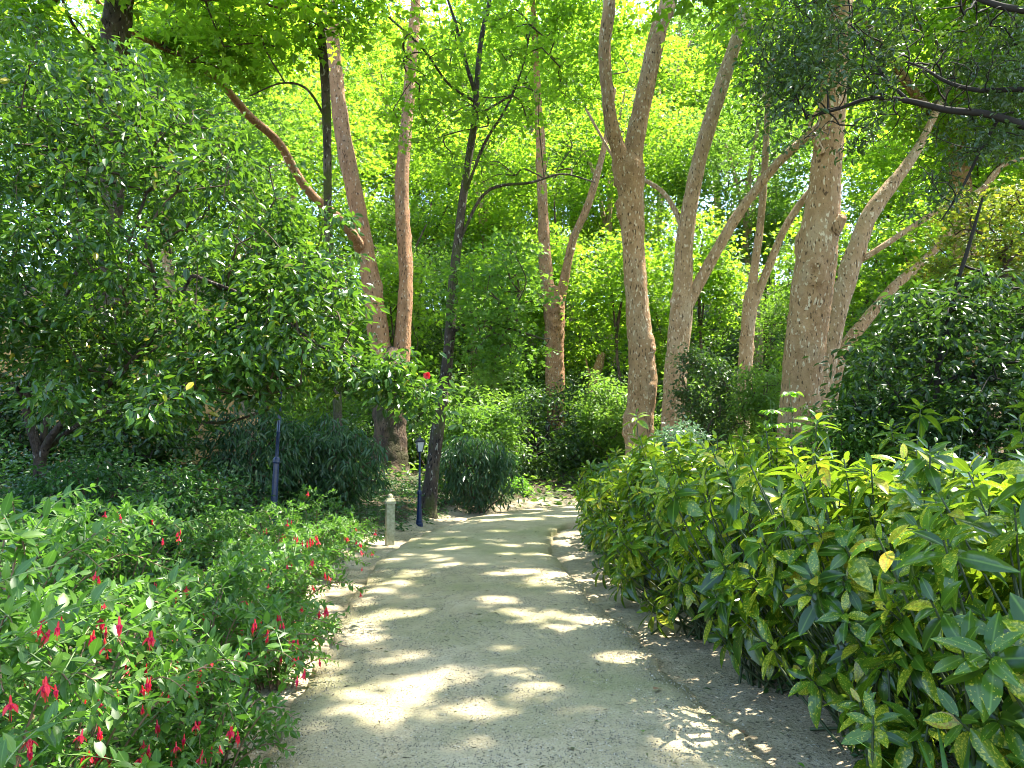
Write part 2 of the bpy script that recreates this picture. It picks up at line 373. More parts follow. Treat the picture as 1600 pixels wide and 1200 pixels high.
def path_dist(x, y):
    """signed distance outside the path edge (negative: on the path) and side (+1 right of the path)"""
    x = np.asarray(x, float); y = np.asarray(y, float); sh = x.shape; x = x.ravel(); y = y.ravel()
    best = np.full(x.shape, 1e9); side = np.ones(x.shape)
    A, B = PC[:-1, :2], PC[1:, :2]
    for a, b, h0, h1 in zip(A, B, HWD[:-1], HWD[1:]):
        d = b - a; t = np.clip(((x - a[0]) * d[0] + (y - a[1]) * d[1]) / (d @ d + 1e-9), 0, 1)
        ex, ey = x - a[0] - t * d[0], y - a[1] - t * d[1]
        dd = np.hypot(ex, ey) - (h0 + (h1 - h0) * t)
        s = np.where(d[0] * ey - d[1] * ex > 0, -1.0, 1.0)
        m = dd < best; best[m] = dd[m]; side[m] = s[m]
    return best.reshape(sh), side.reshape(sh)
def terrain(x, y):
    x = np.asarray(x, float); y = np.asarray(y, float)
    d, s = path_dist(x, y)
    left = s < 0
    e = np.clip(d - 0.55, 0, None)
    zl = 1.75 * (1 - np.exp(-e * 0.17)) * np.where(y > 26, 0.75, 1.0)
    zr = 1.1 * (1 - np.exp(-np.clip(e - 1.2, 0, None) * 0.12))
    z = np.where(left, zl, zr)
    z = np.where(d < 0.05, -0.10, np.where(d < 0.55, -0.085 + 0.02 * (d / 0.55), z - 0.06 * np.exp(-e * 2)))
    z = z + 0.06 * np.sin(x * 1.3 + 0.7 * y) * np.sin(y * 0.9 - 0.4 * x) * smooth(0.8, 3, d)
    z = z + 14.0 * smooth(34, 78, y + 0.15 * np.abs(x)) + 3.5 * smooth(12, 36, x) * smooth(-4, 12, y) + 2.5 * smooth(9, 30, -x)
    return z
def Z(x, y): return float(terrain(np.array([x]), np.array([y]))[0])

def axis(parts):
    out = []
    for a, b, st in parts: out.append(np.arange(a, b, st))
    out.append([parts[-1][1]]); return np.concatenate(out)
xs = axis([(-140, -20, 8), (-20, -5, 0.8), (-5, 5, 0.1), (5, 20, 0.8), (20, 140, 8)])
ys = axis([(-20, 0, 1.0), (0, 26, 0.16), (26, 60, 1.2), (60, 220, 9)])
XX, YY = np.meshgrid(xs, ys, indexing='ij')
ZZ = terrain(XX, YY)
dd, _ = path_dist(XX, YY)
near = (dd > 0.02) & (dd < 4) & (np.abs(XX) < 6) & (YY < 27)
ZZ = ZZ + np.where(near, 0.012 * rng.standard_normal(XX.shape), 0)
n1, n2 = XX.shape
ii, jj = np.meshgrid(np.arange(n1 - 1), np.arange(n2 - 1), indexing='ij')
Fq = np.stack([ii * n2 + jj, (ii + 1) * n2 + jj, (ii + 1) * n2 + jj + 1, ii * n2 + jj + 1], -1).reshape(-1, 4)
V = np.stack([XX, YY, ZZ], -1).reshape(-1, 3)
tb = MB(); tb.add(V, Fq, 0, True)
gro = tb.build('ground', M['earth'])
at_ = gro.data.attributes.new('sand', 'FLOAT', 'POINT')
at_.data.foreach_set('value', (1 - smooth(0.45, 1.5, dd + 0.12 * np.sin(YY * 2.3))).ravel().astype(np.float32))
tag(gro, 'dark leafy ground rising on both sides with sandy gutters beside the path', kind='structure')

pm = MB(); NA = 26
w = np.linspace(-1, 1, NA)
PLs, PRs = PL, PR
pts = []
for i in range(len(PL)):
    c, h = 0.5 * (PLs[i] + PRs[i]), 0.5 * (PRs[i] - PLs[i])
    row = c[None] + h[None] * w[:, None]
    row[:, 2] = 0.035 * (1 - w ** 2) - 0.012 * np.exp(-((np.abs(w) - 0.55) / 0.15) ** 2) + 0.004 * rng.standard_normal(NA)
    row[0, 2] = row[-1, 2] = -0.13; row[1, 2] -= 0.018; row[-2, 2] -= 0.018
    row[1] = row[0] * 0.8 + row[1] * 0.2 + [0, 0, 0.0]; row[1, 2] = -0.012 + 0.008 * rng.standard_normal(); row[-2] = row[-1] * 0.8 + row[-2] * 0.2; row[-2, 2] = -0.012 + 0.008 * rng.standard_normal()
    pts.append(row)
pts = np.array(pts); n1 = len(pts)
ii, jj = np.meshgrid(np.arange(n1 - 1), np.arange(NA - 1), indexing='ij')
pm.add(pts.reshape(-1, 3), np.stack([ii * NA + jj, ii * NA + jj + 1, (ii + 1) * NA + jj + 1, (ii + 1) * NA + jj], -1).reshape(-1, 4), 0, True)
tag(pm.build('path', M['path']), 'pale compacted sand path curving right between shrubs', kind='structure')

# ------------------------------------------------------------------ gaps in the canopy that let the sun through
HOLES = []
def hole(p, r): HOLES.append((np.asarray(p, float), r))
for px, py, rp in [(640, 1078, 62), (590, 1095, 45), (690, 1060, 40), (832, 1085, 40), (968, 1027, 46), (1005, 1040, 30), (1062, 1165, 46), (1110, 1185, 34), (1130, 1103, 30), (1190, 1165, 34), (636, 960, 32), (605, 963, 28), (770, 943, 28), (790, 960, 26),
                   (855, 962, 24), (865, 985, 24), (935, 973, 30), (905, 968, 22), (575, 1000, 28), (640, 1028, 24), (590, 925, 22), (650, 900, 22), (700, 886, 20), (575, 907, 20), (620, 912, 18), (780, 900, 24), (820, 893, 22), (850, 905, 26),
                   (880, 915, 26), (905, 925, 26), (870, 897, 20), (940, 940, 24), (960, 955, 20), (830, 915, 18), (640, 868, 14), (610, 875, 14), (700, 861, 16), (745, 886, 16), (790, 868, 14), (840, 867, 14), (812, 880, 13), (795, 853, 12), (860, 875, 12), (720, 842, 10),
                   (770, 832, 10), (860, 800, 12), (820, 806, 10), (780, 1020, 16), (560, 945, 16), (995, 985, 20), (1010, 1000, 18), (960, 905, 22), (920, 890, 18), (900, 862, 14)]:
    g = G(px, py); hole(g, (0.58 if g[1] < 6 else 0.76) * rp * g[1] / F)
for px, py, Y, r in [(930, 770, 15, .5), (985, 745, 13, .5), (1010, 770, 12.5, .45), (1070, 715, 11, .5), (1040, 800, 10.5, .45), (1120, 720, 9.5, .45), (1200, 730, 8, .5), (1150, 790, 8.5, .35), (1270, 760, 6.8, .4), (1330, 700, 6.2, .35), (1420, 720, 5.4, .4), (1370, 800, 5.2, .35), (1500, 740, 4.9, .35), (1400, 850, 4.6, .22), (1300, 1040, 3.6, .16), (1560, 800, 4.0, .25),
                     (1060, 690, 15, .8), (1020, 700, 16, .5), (460, 810, 8.5, .55), (500, 790, 9, .5), (540, 800, 10, .5), (520, 860, 8, .4), (430, 860, 7, .45), (400, 900, 6, .35), (470, 910, 6.5, .35), (330, 830, 7.5, .3), (520, 930, 6, .2), (240, 880, 4.5, .2), (330, 950, 4, .18), (100, 900, 2.6, .12), (420, 1010, 4, .15),
                     (1240, 610, 14, .5), (1210, 650, 13, .4), (640, 620, 8.2, .35), (700, 610, 8, .3), (600, 590, 8, .3), (560, 470, 8, .3), (370, 520, 7, .25), (250, 560, 6.5, .25), (450, 300, 8, .4), (200, 250, 7.5, .4), (330, 420, 7.2, .3), (100, 350, 7, .3), (500, 230, 9, .35),
                     (760, 760, 24, .9), (800, 745, 26, .9), (610, 820, 14.5, .5), (660, 790, 17, .5), (1000, 480, 21, .7), (1000, 620, 21, .7), (1060, 540, 23, .6), (1270, 420, 16, .5), (1260, 560, 16, .4), (870, 600, 33, .7), (590, 470, 25, .6), (632, 420, 25, .7), (420, 215, 17.5, .8), (930, 590, 35, .6), (1170, 560, 24, .5), (1340, 400, 18.5, .6), (300, 760, 9.5, .4), (200, 780, 8.5, .4)]:
    hole(P(px, py, Y), r)
gh = np.random.default_rng(77)
def gaps(n, box_, yr, r0, r1):
    for _ in range(n): hole(P(gh.uniform(box_[0], box_[2]), gh.uniform(box_[1], box_[3]), gh.uniform(*yr)), gh.uniform(r0, r1))
gaps(80, (0, 120, 560, 640), (6.8, 8.2), .06, .22)       # camellia
gaps(26, (20, 700, 400, 830), (6, 10), .08, .28)         # ivy bank
gaps(10, (0, 820, 330, 1150), (2.4, 4.5), .04, .10)      # fuchsias
gaps(14, (330, 790, 560, 960), (5.5, 9), .08, .25)
gaps(26, (1320, 440, 1600, 700), (10.4, 12.2), .08, .25) # evergreen
gaps(30, (900, 560, 1250, 720), (18, 24), .15, .45)      # bushes between the trunks
gaps(26, (620, 620, 830, 780), (18, 24), .12, .40)
gaps(20, (690, 350, 880, 640), (17.5, 19.5), .10, .30)   # leaning tree foliage
gaps(24, (560, 150, 1420, 640), (16, 26), .12, .35)      # trunks
for q in range(70):                                      # hedge tops
    t_ = gh.random(); hole((2.2 + .5 * abs(t_ - .4) + gh.uniform(-.7, .7), 4 + 13 * t_, 1.0 + .7 * gh.random()), gh.uniform(.07, .26))
for q in range(40):                                      # path and gutter, small ones
    y_ = gh.uniform(4, 16); hole((gh.uniform(-1.7, 1.9), y_, 0), gh.uniform(.03, .10))
HC = np.array([h[0] for h in HOLES]); HR = np.array([h[1] for h in HOLES])
_u = np.cross(S, [0, 0, 1.0]); _u /= np.linalg.norm(_u); _v = np.cross(S, _u)
HU, HV, HT = HC @ _u, HC @ _v, HC @ S
def sunlit_filter(p, sz, tmin=2.6):
    keep = np.ones(len(p), bool)
    for a in range(0, len(p), 3000):
        q = p[a:a + 3000]
        d2 = ((q @ _u)[:, None] - HU) ** 2 + ((q @ _v)[:, None] - HV) ** 2
        keep[a:a + 3000] = ~np.any((d2 < (HR + 0.42 * sz[a:a + 3000, None]) ** 2) & ((q @ S)[:, None] - HT > tmin), axis=1)
    return keep

# ------------------------------------------------------------------ leaves and crowns
def tmpl(name):
    if name == 'diamond': return np.array([[0, 0, 0], [.42, -.27, .07], [1, 0, -.06], [.42, .27, .07]]), np.array([[0, 1, 2], [0, 2, 3]])
    if name == 'oval': return np.array([[0, 0, 0], [.28, -.22, .06], [.68, -.20, .04], [1, 0, -.12], [.68, .20, .04], [.28, .22, .06]]), np.array([[0, 1, 2], [0, 2, 3], [0, 3, 4], [0, 4, 5]])
    if name == 'lobed': return np.array([[0, 0, 0], [.5, -.2, .03], [1, 0, -.08], [.5, .2, .03], [.34, -.55, -.04], [.34, .55, -.04]]), np.array([[0, 1, 2], [0, 2, 3], [0, 4, 1], [0, 3, 5]])
    if name == 'lance': return np.array([[0, 0, 0], [.3, -.10, .03], [.7, -.10, -.02], [1, 0, -.16], [.7, .10, -.02], [.3, .10, .03]]), np.array([[0, 1, 2], [0, 2, 3], [0, 3, 4], [0, 4, 5]])
    if name == 'broad':   # near leaf: curved blade, fold on the midrib, toothed edge
        u = np.array([0, .12, .30, .50, .70, .86, 1.0]); hw = np.array([.012, .105, .18, .195, .155, .08, 0]); dz = -.22 * u ** 2
        mid = np.stack([u, 0 * u, dz], 1); r = np.stack([u + .02, -hw, dz + .22 * hw], 1); l = np.stack([u + .02, hw, dz + .22 * hw], 1)
        V = np.vstack([mid, r[:-1], l[:-1]]); n = 7; Ft = []
        for i in range(n - 2):
            Ft += [[i, n + i, n + i + 1], [i, n + i + 1, i + 1], [i, i + 1, 2 * n - 1 + i + 1], [i, 2 * n - 1 + i + 1, 2 * n - 1 + i]]
        Ft += [[n - 2, n + n - 2, n - 1], [n - 2, n - 1, 2 * n - 1 + n - 2]]
        return V, np.array(Ft)
    if name == 'serrate':
        u = np.array([0, .15, .38, .62, .84, 1.0]); hw = np.array([.012, .15, .23, .20, .105, 0]); dz = -.16 * u ** 2
        mid = np.stack([u, 0 * u, dz], 1); r = np.stack([u, -hw, dz + .2 * hw], 1); l = np.stack([u, hw, dz + .2 * hw], 1)
        V = np.vstack([mid, r[:-1], l[:-1]]); n = 6; Ft = []
        for i in range(n - 2):
            Ft += [[i, n + i, n + i + 1], [i, n + i + 1, i + 1], [i, i + 1, 2 * n - 1 + i + 1], [i, 2 * n - 1 + i + 1, 2 * n - 1 + i]]
        Ft += [[n - 2, n + n - 2, n - 1], [n - 2, n - 1, 2 * n - 1 + n - 2]]
        return V, np.array(Ft)
def frames(d, n):
    x = nrm(d); z = nrm(n - x * (n * x).sum(-1, keepdims=True)); y = np.cross(z, x)
    return x, y, z
def add_leaves(mb, pos, d, n, size, kind, mat=0, uv=False, wid=None):
    if len(pos) == 0: return
    TV, TF = tmpl(kind); x, y, z = frames(d, n); k = len(TV)
    w_ = np.ones(len(pos)) if wid is None else wid
    curl = 0.6 + 0.9 * rng.random(len(pos))
    V = pos[:, None] + size[:, None, None] * (TV[None, :, 0:1] * x[:, None] + (TV[None, :, 1:2] * w_[:, None, None]) * y[:, None] + TV[None, :, 2:3] * curl[:, None, None] * z[:, None])
    Fa = (np.arange(len(pos))[:, None, None] * k + TF[None]).reshape(-1, 3)
    mb.add(V.reshape(-1, 3), Fa, mat, kind in ('broad', 'serrate'), np.tile(TV[:, :2], (len(pos), 1)) if uv else None)
def blob(center, rad, n, hollow=0.45, lumps=6, seed=1, low=-1.0):
    """clump centres in a lumpy ellipsoid"""
    g = np.random.default_rng(seed)
    d = nrm(g.standard_normal((n * 3, 3)))
    r = (hollow ** 3 + (1 - hollow ** 3) * g.random(n * 3)) ** (1 / 3)
    ax = nrm(g.standard_normal((lumps, 3)))
    lump = 0.82 + 0.36 * np.max(np.clip(d @ ax.T, 0, 1) ** 6, axis=1)
    p = d * (r * lump)[:, None]
    p = p[p[:, 2] > low][:n]
    return np.asarray(center) + p * np.asarray(rad)
def connect(att, nodes, jitter=0.12, up=0.25):
    """joins every clump to its nearest already joined neighbour nearer the limb: gives forking branches"""
    att = np.asarray(att, float).reshape(-1, 3); nodes = np.asarray(nodes)
    d0 = np.min(np.linalg.norm(nodes[:, None] - att[None], axis=2), axis=1); order = np.argsort(d0)
    pts = list(att); D = [0.0] * len(att); par = [-1] * len(att)
    for i in order:
        A = np.array(pts); q = nodes[i]
        dist = np.linalg.norm(A - q, axis=1); c = dist + 0.25 * np.array(D) + 0.3 * np.clip(A[:, 2] - q[2], 0, None)
        j = int(np.argmin(c)); pts.append(q); D.append(D[j] + dist[j]); par.append(j)
    cnt = np.ones(len(pts))
    for i in range(len(pts) - 1, -1, -1):
        if par[i] >= 0: cnt[par[i]] += cnt[i]
    return np.array(pts), par, cnt
def add_branches(mb, att, nodes, r_tip, r_max, mat=1, sides=4, sag=0.08, power=0.45):
    pts, par, cnt = connect(att, nodes)
    R = np.minimum(r_tip * cnt ** power, r_max)
    for i, j in enumerate(par):
        if j < 0: continue
        a, b = pts[j], pts[i]; L_ = np.linalg.norm(b - a)
        m = 0.5 * (a + b) + rng.standard_normal(3) * 0.09 * L_ + [0, 0, sag * L_]
        line = catmull([a, m, b], 3)
        tube(mb, line, np.linspace(min(R[i] * 1.35, max(R[j], R[i])), R[i], len(line)), sides, mat, cap=False)
def clump_leaves(nodes, per, rad, flat, size, sv=0.35, droop=0.25, tilt=0.45, out_from=None):
    n = len(nodes) * per
    c = np.repeat(nodes, per, 0)
    rr = np.repeat(rad * (0.65 + 0.7 * rng.random(len(nodes))), per)[:, None]
    o = rng.standard_normal((n, 3)) * [0.55, 0.55, 0.55 * flat] * rr
    pos = c + o; pos[:, 2] -= 0.18 * np.hypot(o[:, 0], o[:, 1]) ** 2 / rr[:, 0]
    d = o * [1, 1, 0.4] + rng.standard_normal((n, 3)) * 0.5 * rr
    if out_from is not None: d = nrm(d) + 0.6 * nrm((pos - out_from) * [1, 1, 0.3])
    d = nrm(d); d[:, 2] -= droop
    nn = np.array([0, 0, 1.0]) + tilt * rng.standard_normal((n, 3))
    return pos, nrm(d), nrm(nn), size * (1 - sv + 2 * sv * rng.random(n))
def front_pick(pos, size, n, cell=9.0):
    """the leaves that show largest: nearest the camera in each small cell of the view"""
    px, py, dp = proj(pos)
    ok = (px > -30) & (px < 1630) & (py > -30) & (py < 1230) & (dp > 0.2)
    score = size / np.maximum(dp, 0.2); idx = np.where(ok)[0]; idx = idx[np.argsort(dp[idx])]
    taken = {}; res = []
    for i in idx:
        c_ = max(cell, 0.55 * score[i] * F); key = (int(px[i] // c_), int(py[i] // c_))
        if taken.get(key, 0) < 1: taken[key] = 1; res.append(i)
    res = np.array(res, int)
    return res[np.argsort(-score[res])][:n] if len(res) else res
LEAF_MESH = {}
def leaf_objects(root, idx, pos, d, n, size, kind, mat, name='leaf'):
    """single leaves as parts, sharing one mesh per kind"""
    vs = []; lr_ = np.random.default_rng(len(idx) + 3)
    for v in range(3):
        key = (kind, mat.name, v)
        if key not in LEAF_MESH:
            TV, TF = tmpl(kind); TV = TV.copy(); TV[:, 2] *= (0.6, 1.0, 1.5)[v]
            mb = MB(); mb.add(TV, TF, 0, kind in ('broad', 'serrate'), TV[:, :2]); LEAF_MESH[key] = mb.mesh(name, [mat])
        vs.append(LEAF_MESH[key])
    x, y, z = frames(d[idx], n[idx]); base = np.array(root.location)
    for q, i in enumerate(idx):
        o = bpy.data.objects.new(name, vs[q % 3]); s = size[i]; X, Y_, Zz = x[q] * s, y[q] * s * lr_.uniform(.78, 1.22), z[q] * s * lr_.uniform(.4, 2.0); p = pos[i] - base
        o.parent = root
        o.matrix_basis = Matrix(((X[0], Y_[0], Zz[0], p[0]), (X[1], Y_[1], Zz[1], p[1]), (X[2], Y_[2], Zz[2], p[2]), (0, 0, 0, 1)))
        COL.objects.link(o)

# ------------------------------------------------------------------ trees
def limb_pts(spec, Y0, Y1=None):
    """(px, py, width px) along a stem -> world polyline and radii"""
    Y1 = Y0 if Y1 is None else Y1; n = len(spec); pts = []; rad = []
    for i, (px, py, w_) in enumerate(spec):
        Y = Y0 + (Y1 - Y0) * i / max(1, n - 1); p = P(px, py, Y); pts.append(p); rad.append(0.5 * w_ * Y / F)
    return np.array(pts), np.array(rad)
def stem(root, name, pts, rad, mat, sides=18, lump=0.05, flare=False, seed=0, sub=6, knots=0):
    pp = catmull(pts, sub); rr = np.interp(np.arange(len(pp)) / sub, np.arange(len(rad)), rad)
    if flare:
        z0 = pp[0][2]; rr = rr * (1 + 0.55 * np.exp(-np.clip(pp[:, 2] - z0 - 0.25, 0, None) / 0.35))
    mb = MB(); tube(mb, pp, rr, sides, 0, lump, seed=seed)
    if knots:                                                    # old branch scars: raised rings with a sunken eye
        g = np.random.default_rng(seed + 500); V = mb.V[0]; C = np.repeat(pp, sides, 0); out = nrm(V - C)
        for q in range(knots):
            k = g.integers(int(sides * len(pp) * .08), int(sides * len(pp) * .97)); rk = np.linalg.norm(V[k] - C[k]) * g.uniform(.35, .6)
            e = np.linalg.norm((V - V[k]) * [1, 1, .75], axis=1) / rk
            V += out * (rk * g.uniform(.25, .5) * (np.exp(-((e - .75) / .38) ** 2) - .45 * np.exp(-(e / .4) ** 2)) * (e < 2.2))[:, None]
        mb.V[0] = V
    return mb.build(name, mat, root), pp, rr
def tree(name, label, Y, trunk, limbs, bark, crowns=(), bark0=None, cat='tree', leaf='plane', kind='lobed', twig='twig', group=None, lump=0.05, seed=0, sides=18):
    pts, rad = limb_pts(trunk, Y)
    gx, gy = pts[0][0], pts[0][1]; zg = Z(gx, gy)
    if pts[0][2] > zg - 0.1:
        pts = np.vstack([[gx - 0.02, gy, zg - 0.25], pts]); rad = np.r_[rad[0] * 1.03, rad]
    root = thing(name, label, cat, (gx, gy, zg), group)
    stem(root, 'trunk', pts, rad, M[bark0 or bark], sides + 8, lump * 1.25, True, seed, 14, 7)
    ends = [pts[-1]]; along = []
    for i, (spec, *ys_) in enumerate(limbs):
        lp, lr = limb_pts(spec, ys_[0] if ys_ else Y, ys_[1] if len(ys_) > 1 else None)
        _, pp, _ = stem(root, 'limb', lp, lr, M[bark], 16, lump * 1.2, False, seed + i + 1, 8, 3)
        ends.append(lp[-1]); along += [pp[int(len(pp) * f)] for f in (0.6, 0.8)]
    for c in crowns:
        crown(root, (ends[1:] or ends) + (along if c.get('along') else []) if c.get('att') is None else c['att'], leaf=c.get('leaf', leaf), kind=c.get('kind', kind), twig=c.get('twig', twig), **{k_: v for k_, v in c.items() if k_ in ('center', 'rad', 'n', 'per', 'crad', 'flat', 'size', 'seed', 'rt', 'rm', 'hollow', 'low', 'pick', 'filt', 'droop', 'tilt', 'sides', 'nodes', 'lumps', 'uv')})
    return root
def crown(root, att, center=(0, 0, 0), rad=(3, 3, 2), n=150, per=60, crad=0.7, flat=0.4, size=0.16, seed=1, leaf='plane', kind='lobed', twig='twig', rt=0.008, rm=0.09, hollow=0.3, low=-1.0, pick=0, filt=True, droop=0.25, tilt=0.45, sides=4, nodes=None, lumps=6, uv=False, name='crown'):
    nd_ = blob(center, rad, n, hollow, lumps, seed, low) if nodes is None else np.asarray(nodes)
    mb = MB()
    add_branches(mb, np.asarray(att), nd_, rt, rm, 1, sides)
    pos, d, nn, sz = clump_leaves(nd_, per, crad, flat, size, droop=droop, tilt=tilt)
    if filt:
        k_ = sunlit_filter(pos, sz); pos, d, nn, sz = pos[k_], d[k_], nn[k_], sz[k_]
    # nothing grows into the lens
    k_ = np.linalg.norm(pos - [0, 0, CAM_H], axis=1) > 1.2; pos, d, nn, sz = pos[k_], d[k_], nn[k_], sz[k_]
    if pick:
        idx = front_pick(pos, sz, pick); m = np.ones(len(pos), bool); m[idx] = False
        leaf_objects(root, idx, pos, d, nn, sz, kind, M[leaf]); pos, d, nn, sz = pos[m], d[m], nn[m], sz[m]
    add_leaves(mb, pos, d, nn, sz, kind, 0, uv)
    o = mb.build(name, [M[leaf], M[twig]], root)
    o['kind'] = 'stuff'
    return o

# ---- plane trees on the right of the path
tree('plane_tree', 'tall plane tree forking into a Y, beyond the near end of the laurel hedge', 21,
     [(1000, 725, 46), (1000, 660, 43), (1004, 600, 44), (1001, 540, 39), (994, 450, 36), (989, 380, 36), (986, 310, 40), (983, 262, 48), (982, 240, 34)],
     [([(974, 290, 27), (968, 240, 26), (956, 200, 23), (948, 135, 20), (945, 67, 20), (952, 0, 20), (950, -140, 17), (925, -290, 12)], 21, 20),
      ([(988, 290, 32), (990, 236, 31), (1002, 169, 30), (1017, 101, 28), (1033, 34, 27), (1045, 0, 26), (1062, -140, 22), (1095, -300, 14)], 21, 22)],
     'bark', [dict(center=P(1000, -330, 21), rad=(5.2, 5.0, 3.2), n=180, per=55, crad=0.8, size=0.24, seed=11, along=True)], seed=3)
tree('plane_tree', 'pale plane tree with one limb reaching right, just behind the Y-forked one', 23,
     [(1050, 690, 38), (1054, 610, 36), (1060, 540, 34), (1065, 480, 34), (1067, 450, 30)],
     [([(1066, 490, 30), (1068, 400, 28), (1075, 340, 26), (1090, 260, 24), (1110, 190, 24), (1135, 110, 22), (1158, 35, 19), (1168, -30, 17), (1180, -200, 12)], 23, 23),
      ([(1070, 485, 19), (1098, 432, 18), (1122, 388, 17), (1150, 340, 17), (1190, 285, 15), (1225, 245, 14), (1262, 212, 12), (1305, 165, 9), (1340, 90, 6)], 23, 22),
      ([(1070, 370, 11), (1058, 335, 9), (1038, 303, 8), (1012, 284, 7), (970, 262, 5), (915, 170, 4)], 23, 24)],
     'bark_pale', [dict(center=P(1200, -330, 23), rad=(5.0, 5.0, 3.4), n=170, per=50, crad=0.8, size=0.24, seed=12, along=True)], seed=5)
tree('plane_tree', 'slender plane tree forking low, between the pale one and the thickest trunk', 24,
     [(1158, 705, 24), (1163, 600, 22), (1168, 520, 22), (1172, 475, 23), (1174, 455, 18)],
     [([(1171, 480, 15), (1180, 410, 13), (1188, 350, 12), (1193, 290, 11), (1198, 200, 9), (1202, 100, 7)],),
      ([(1175, 482, 14), (1198, 425, 13), (1224, 362, 12), (1252, 316, 11), (1285, 270, 8), (1300, 190, 6)],)],
     'bark_pale', [dict(center=P(1220, 60, 25), rad=(2.6, 2.6, 3.0), n=90, per=60, crad=0.7, size=0.2, seed=13)], seed=8, sides=14)
tree('plane_tree', 'thickest plane trunk with pale flecks, rising behind the laurel hedge', 16,
     [(1247, 730, 66), (1249, 650, 62), (1256, 560, 61), (1265, 480, 62), (1277, 400, 60), (1285, 330, 53), (1291, 260, 47), (1299, 190, 43), (1304, 110, 40), (1311, 30, 36), (1320, -100, 30)],
     [([(1318, -80, 24), (1290, -220, 20), (1220, -380, 12)], 16, 14), ([(1322, -60, 22), (1380, -220, 18), (1420, -400, 12)], 16, 17),
      ([(1300, 360, 30), (1312, 346, 20), (1318, 338, 12)], 15.8, 15.6), ([(1284, 240, 12), (1272, 215, 10), (1266, 196, 7), (1278, 170, 4)], 15.7, 15.5)],
     'bark', [dict(center=(5.6, 14.5, 14.0), rad=(5.2, 5.4, 2.8), n=210, per=58, crad=0.85, size=0.26, seed=14, along=True)], seed=9, lump=0.04, sides=24)
tree('plane_tree', 'blotched plane tree leaning right, close behind the thickest trunk', 18.5,
     [(1278, 660, 31), (1293, 560, 30), (1308, 490, 30), (1325, 430, 30), (1340, 385, 29)],
     [([(1337, 395, 28), (1352, 350, 26), (1368, 322, 25), (1392, 290, 22), (1414, 262, 18), (1438, 225, 14), (1470, 160, 9)],),
      ([(1338, 410, 10), (1362, 396, 9), (1431, 351, 9), (1482, 320, 8), (1532, 296, 7), (1566, 260, 6), (1640, 235, 5)], 18.5, 17.5)],
     'bark_pale', [dict(center=P(1500, 60, 20), rad=(3.4, 3.4, 3.0), n=130, per=65, crad=0.75, size=0.2, seed=15, along=True)], seed=12, sides=16)
tree('plane_tree', 'smooth tan tree leaning far right, low beside the blotched plane', 20,
     [(1296, 640, 24), (1302, 600, 22), (1314, 556, 20), (1337, 518, 18)],
     [([(1334, 523, 18), (1370, 480, 17), (1400, 445, 15), (1430, 420, 14), (1470, 380, 11), (1520, 320, 8), (1580, 240, 5)], 20, 20.5)],
     'bark', [dict(center=P(1580, 180, 22), rad=(3.0, 3.0, 2.8), n=110, per=65, crad=0.75, size=0.2, seed=16, along=True)], seed=14, sides=14)

# ---- trees in the middle and on the left
tree('plane_tree', 'plane tree with wrinkled base at the bend behind the farthest lamp', 33,
     [(870, 755, 31), (871, 720, 30), (870, 660, 30), (868, 600, 30), (866, 540, 28), (867, 500, 32), (866, 470, 32), (866, 450, 24)],
     [([(861, 490, 22), (853, 420, 20), (848, 330, 17), (845, 230, 15), (841, 160, 12), (836, 60, 9), (830, -40, 6)],),
      ([(872, 490, 17), (885, 420, 14), (897, 370, 13), (915, 330, 12), (928, 290, 11), (944, 230, 9), (960, 140, 7)],)],
     'bark_red', [dict(center=P(880, 30, 35), rad=(5.5, 5, 5.0), n=170, per=65, crad=0.9, size=0.24, seed=17, along=True)], seed=21, lump=0.07)
tree('tree_snag', 'short broken pale snag right of the wrinkled plane tree', 35,
     [(921, 705, 18), (925, 640, 17), (930, 590, 16), (938, 562, 13), (942, 552, 9)], [([(930, 600, 6), (920, 580, 4), (915, 560, 2)],)], 'bark', cat='tree', seed=22, sides=12)
tree('plane_tree', 'massive reddish twin-stemmed plane tree on the left bank', 25,
     [(608, 760, 58), (609, 700, 50), (610, 640, 48), (611, 600, 50), (611, 570, 46), (611, 545, 26)],
     [([(606, 640, 40), (602, 590, 35), (588, 500, 31), (573, 400, 28), (560, 330, 27), (545, 260, 26), (533, 190, 25), (522, 100, 24), (517, 0, 22), (510, -140, 18), (480, -300, 12)], 25, 25),
      ([(614, 650, 34), (622, 600, 30), (630, 520, 25), (634, 430, 23), (630, 350, 22), (628, 280, 22), (635, 200, 20), (642, 100, 18), (648, 30, 18), (653, -60, 16), (662, -250, 10)], 25, 26),
      ([(566, 392, 20), (538, 350, 15), (480, 296, 14), (436, 224, 13), (388, 180, 13), (340, 125, 12), (280, 86, 10), (215, 55, 8), (150, 0, 6)], 25, 16)],
     'bark_red', [dict(center=P(560, -260, 25), rad=(6.0, 5.5, 3.6), n=190, per=50, crad=0.85, size=0.24, seed=18, along=True), dict(center=P(330, 40, 18), rad=(2.4, 2.0, 1.4), n=70, per=65, crad=0.6, size=0.17, seed=19, along=True)], seed=24, lump=0.06, bark0='bark_old')
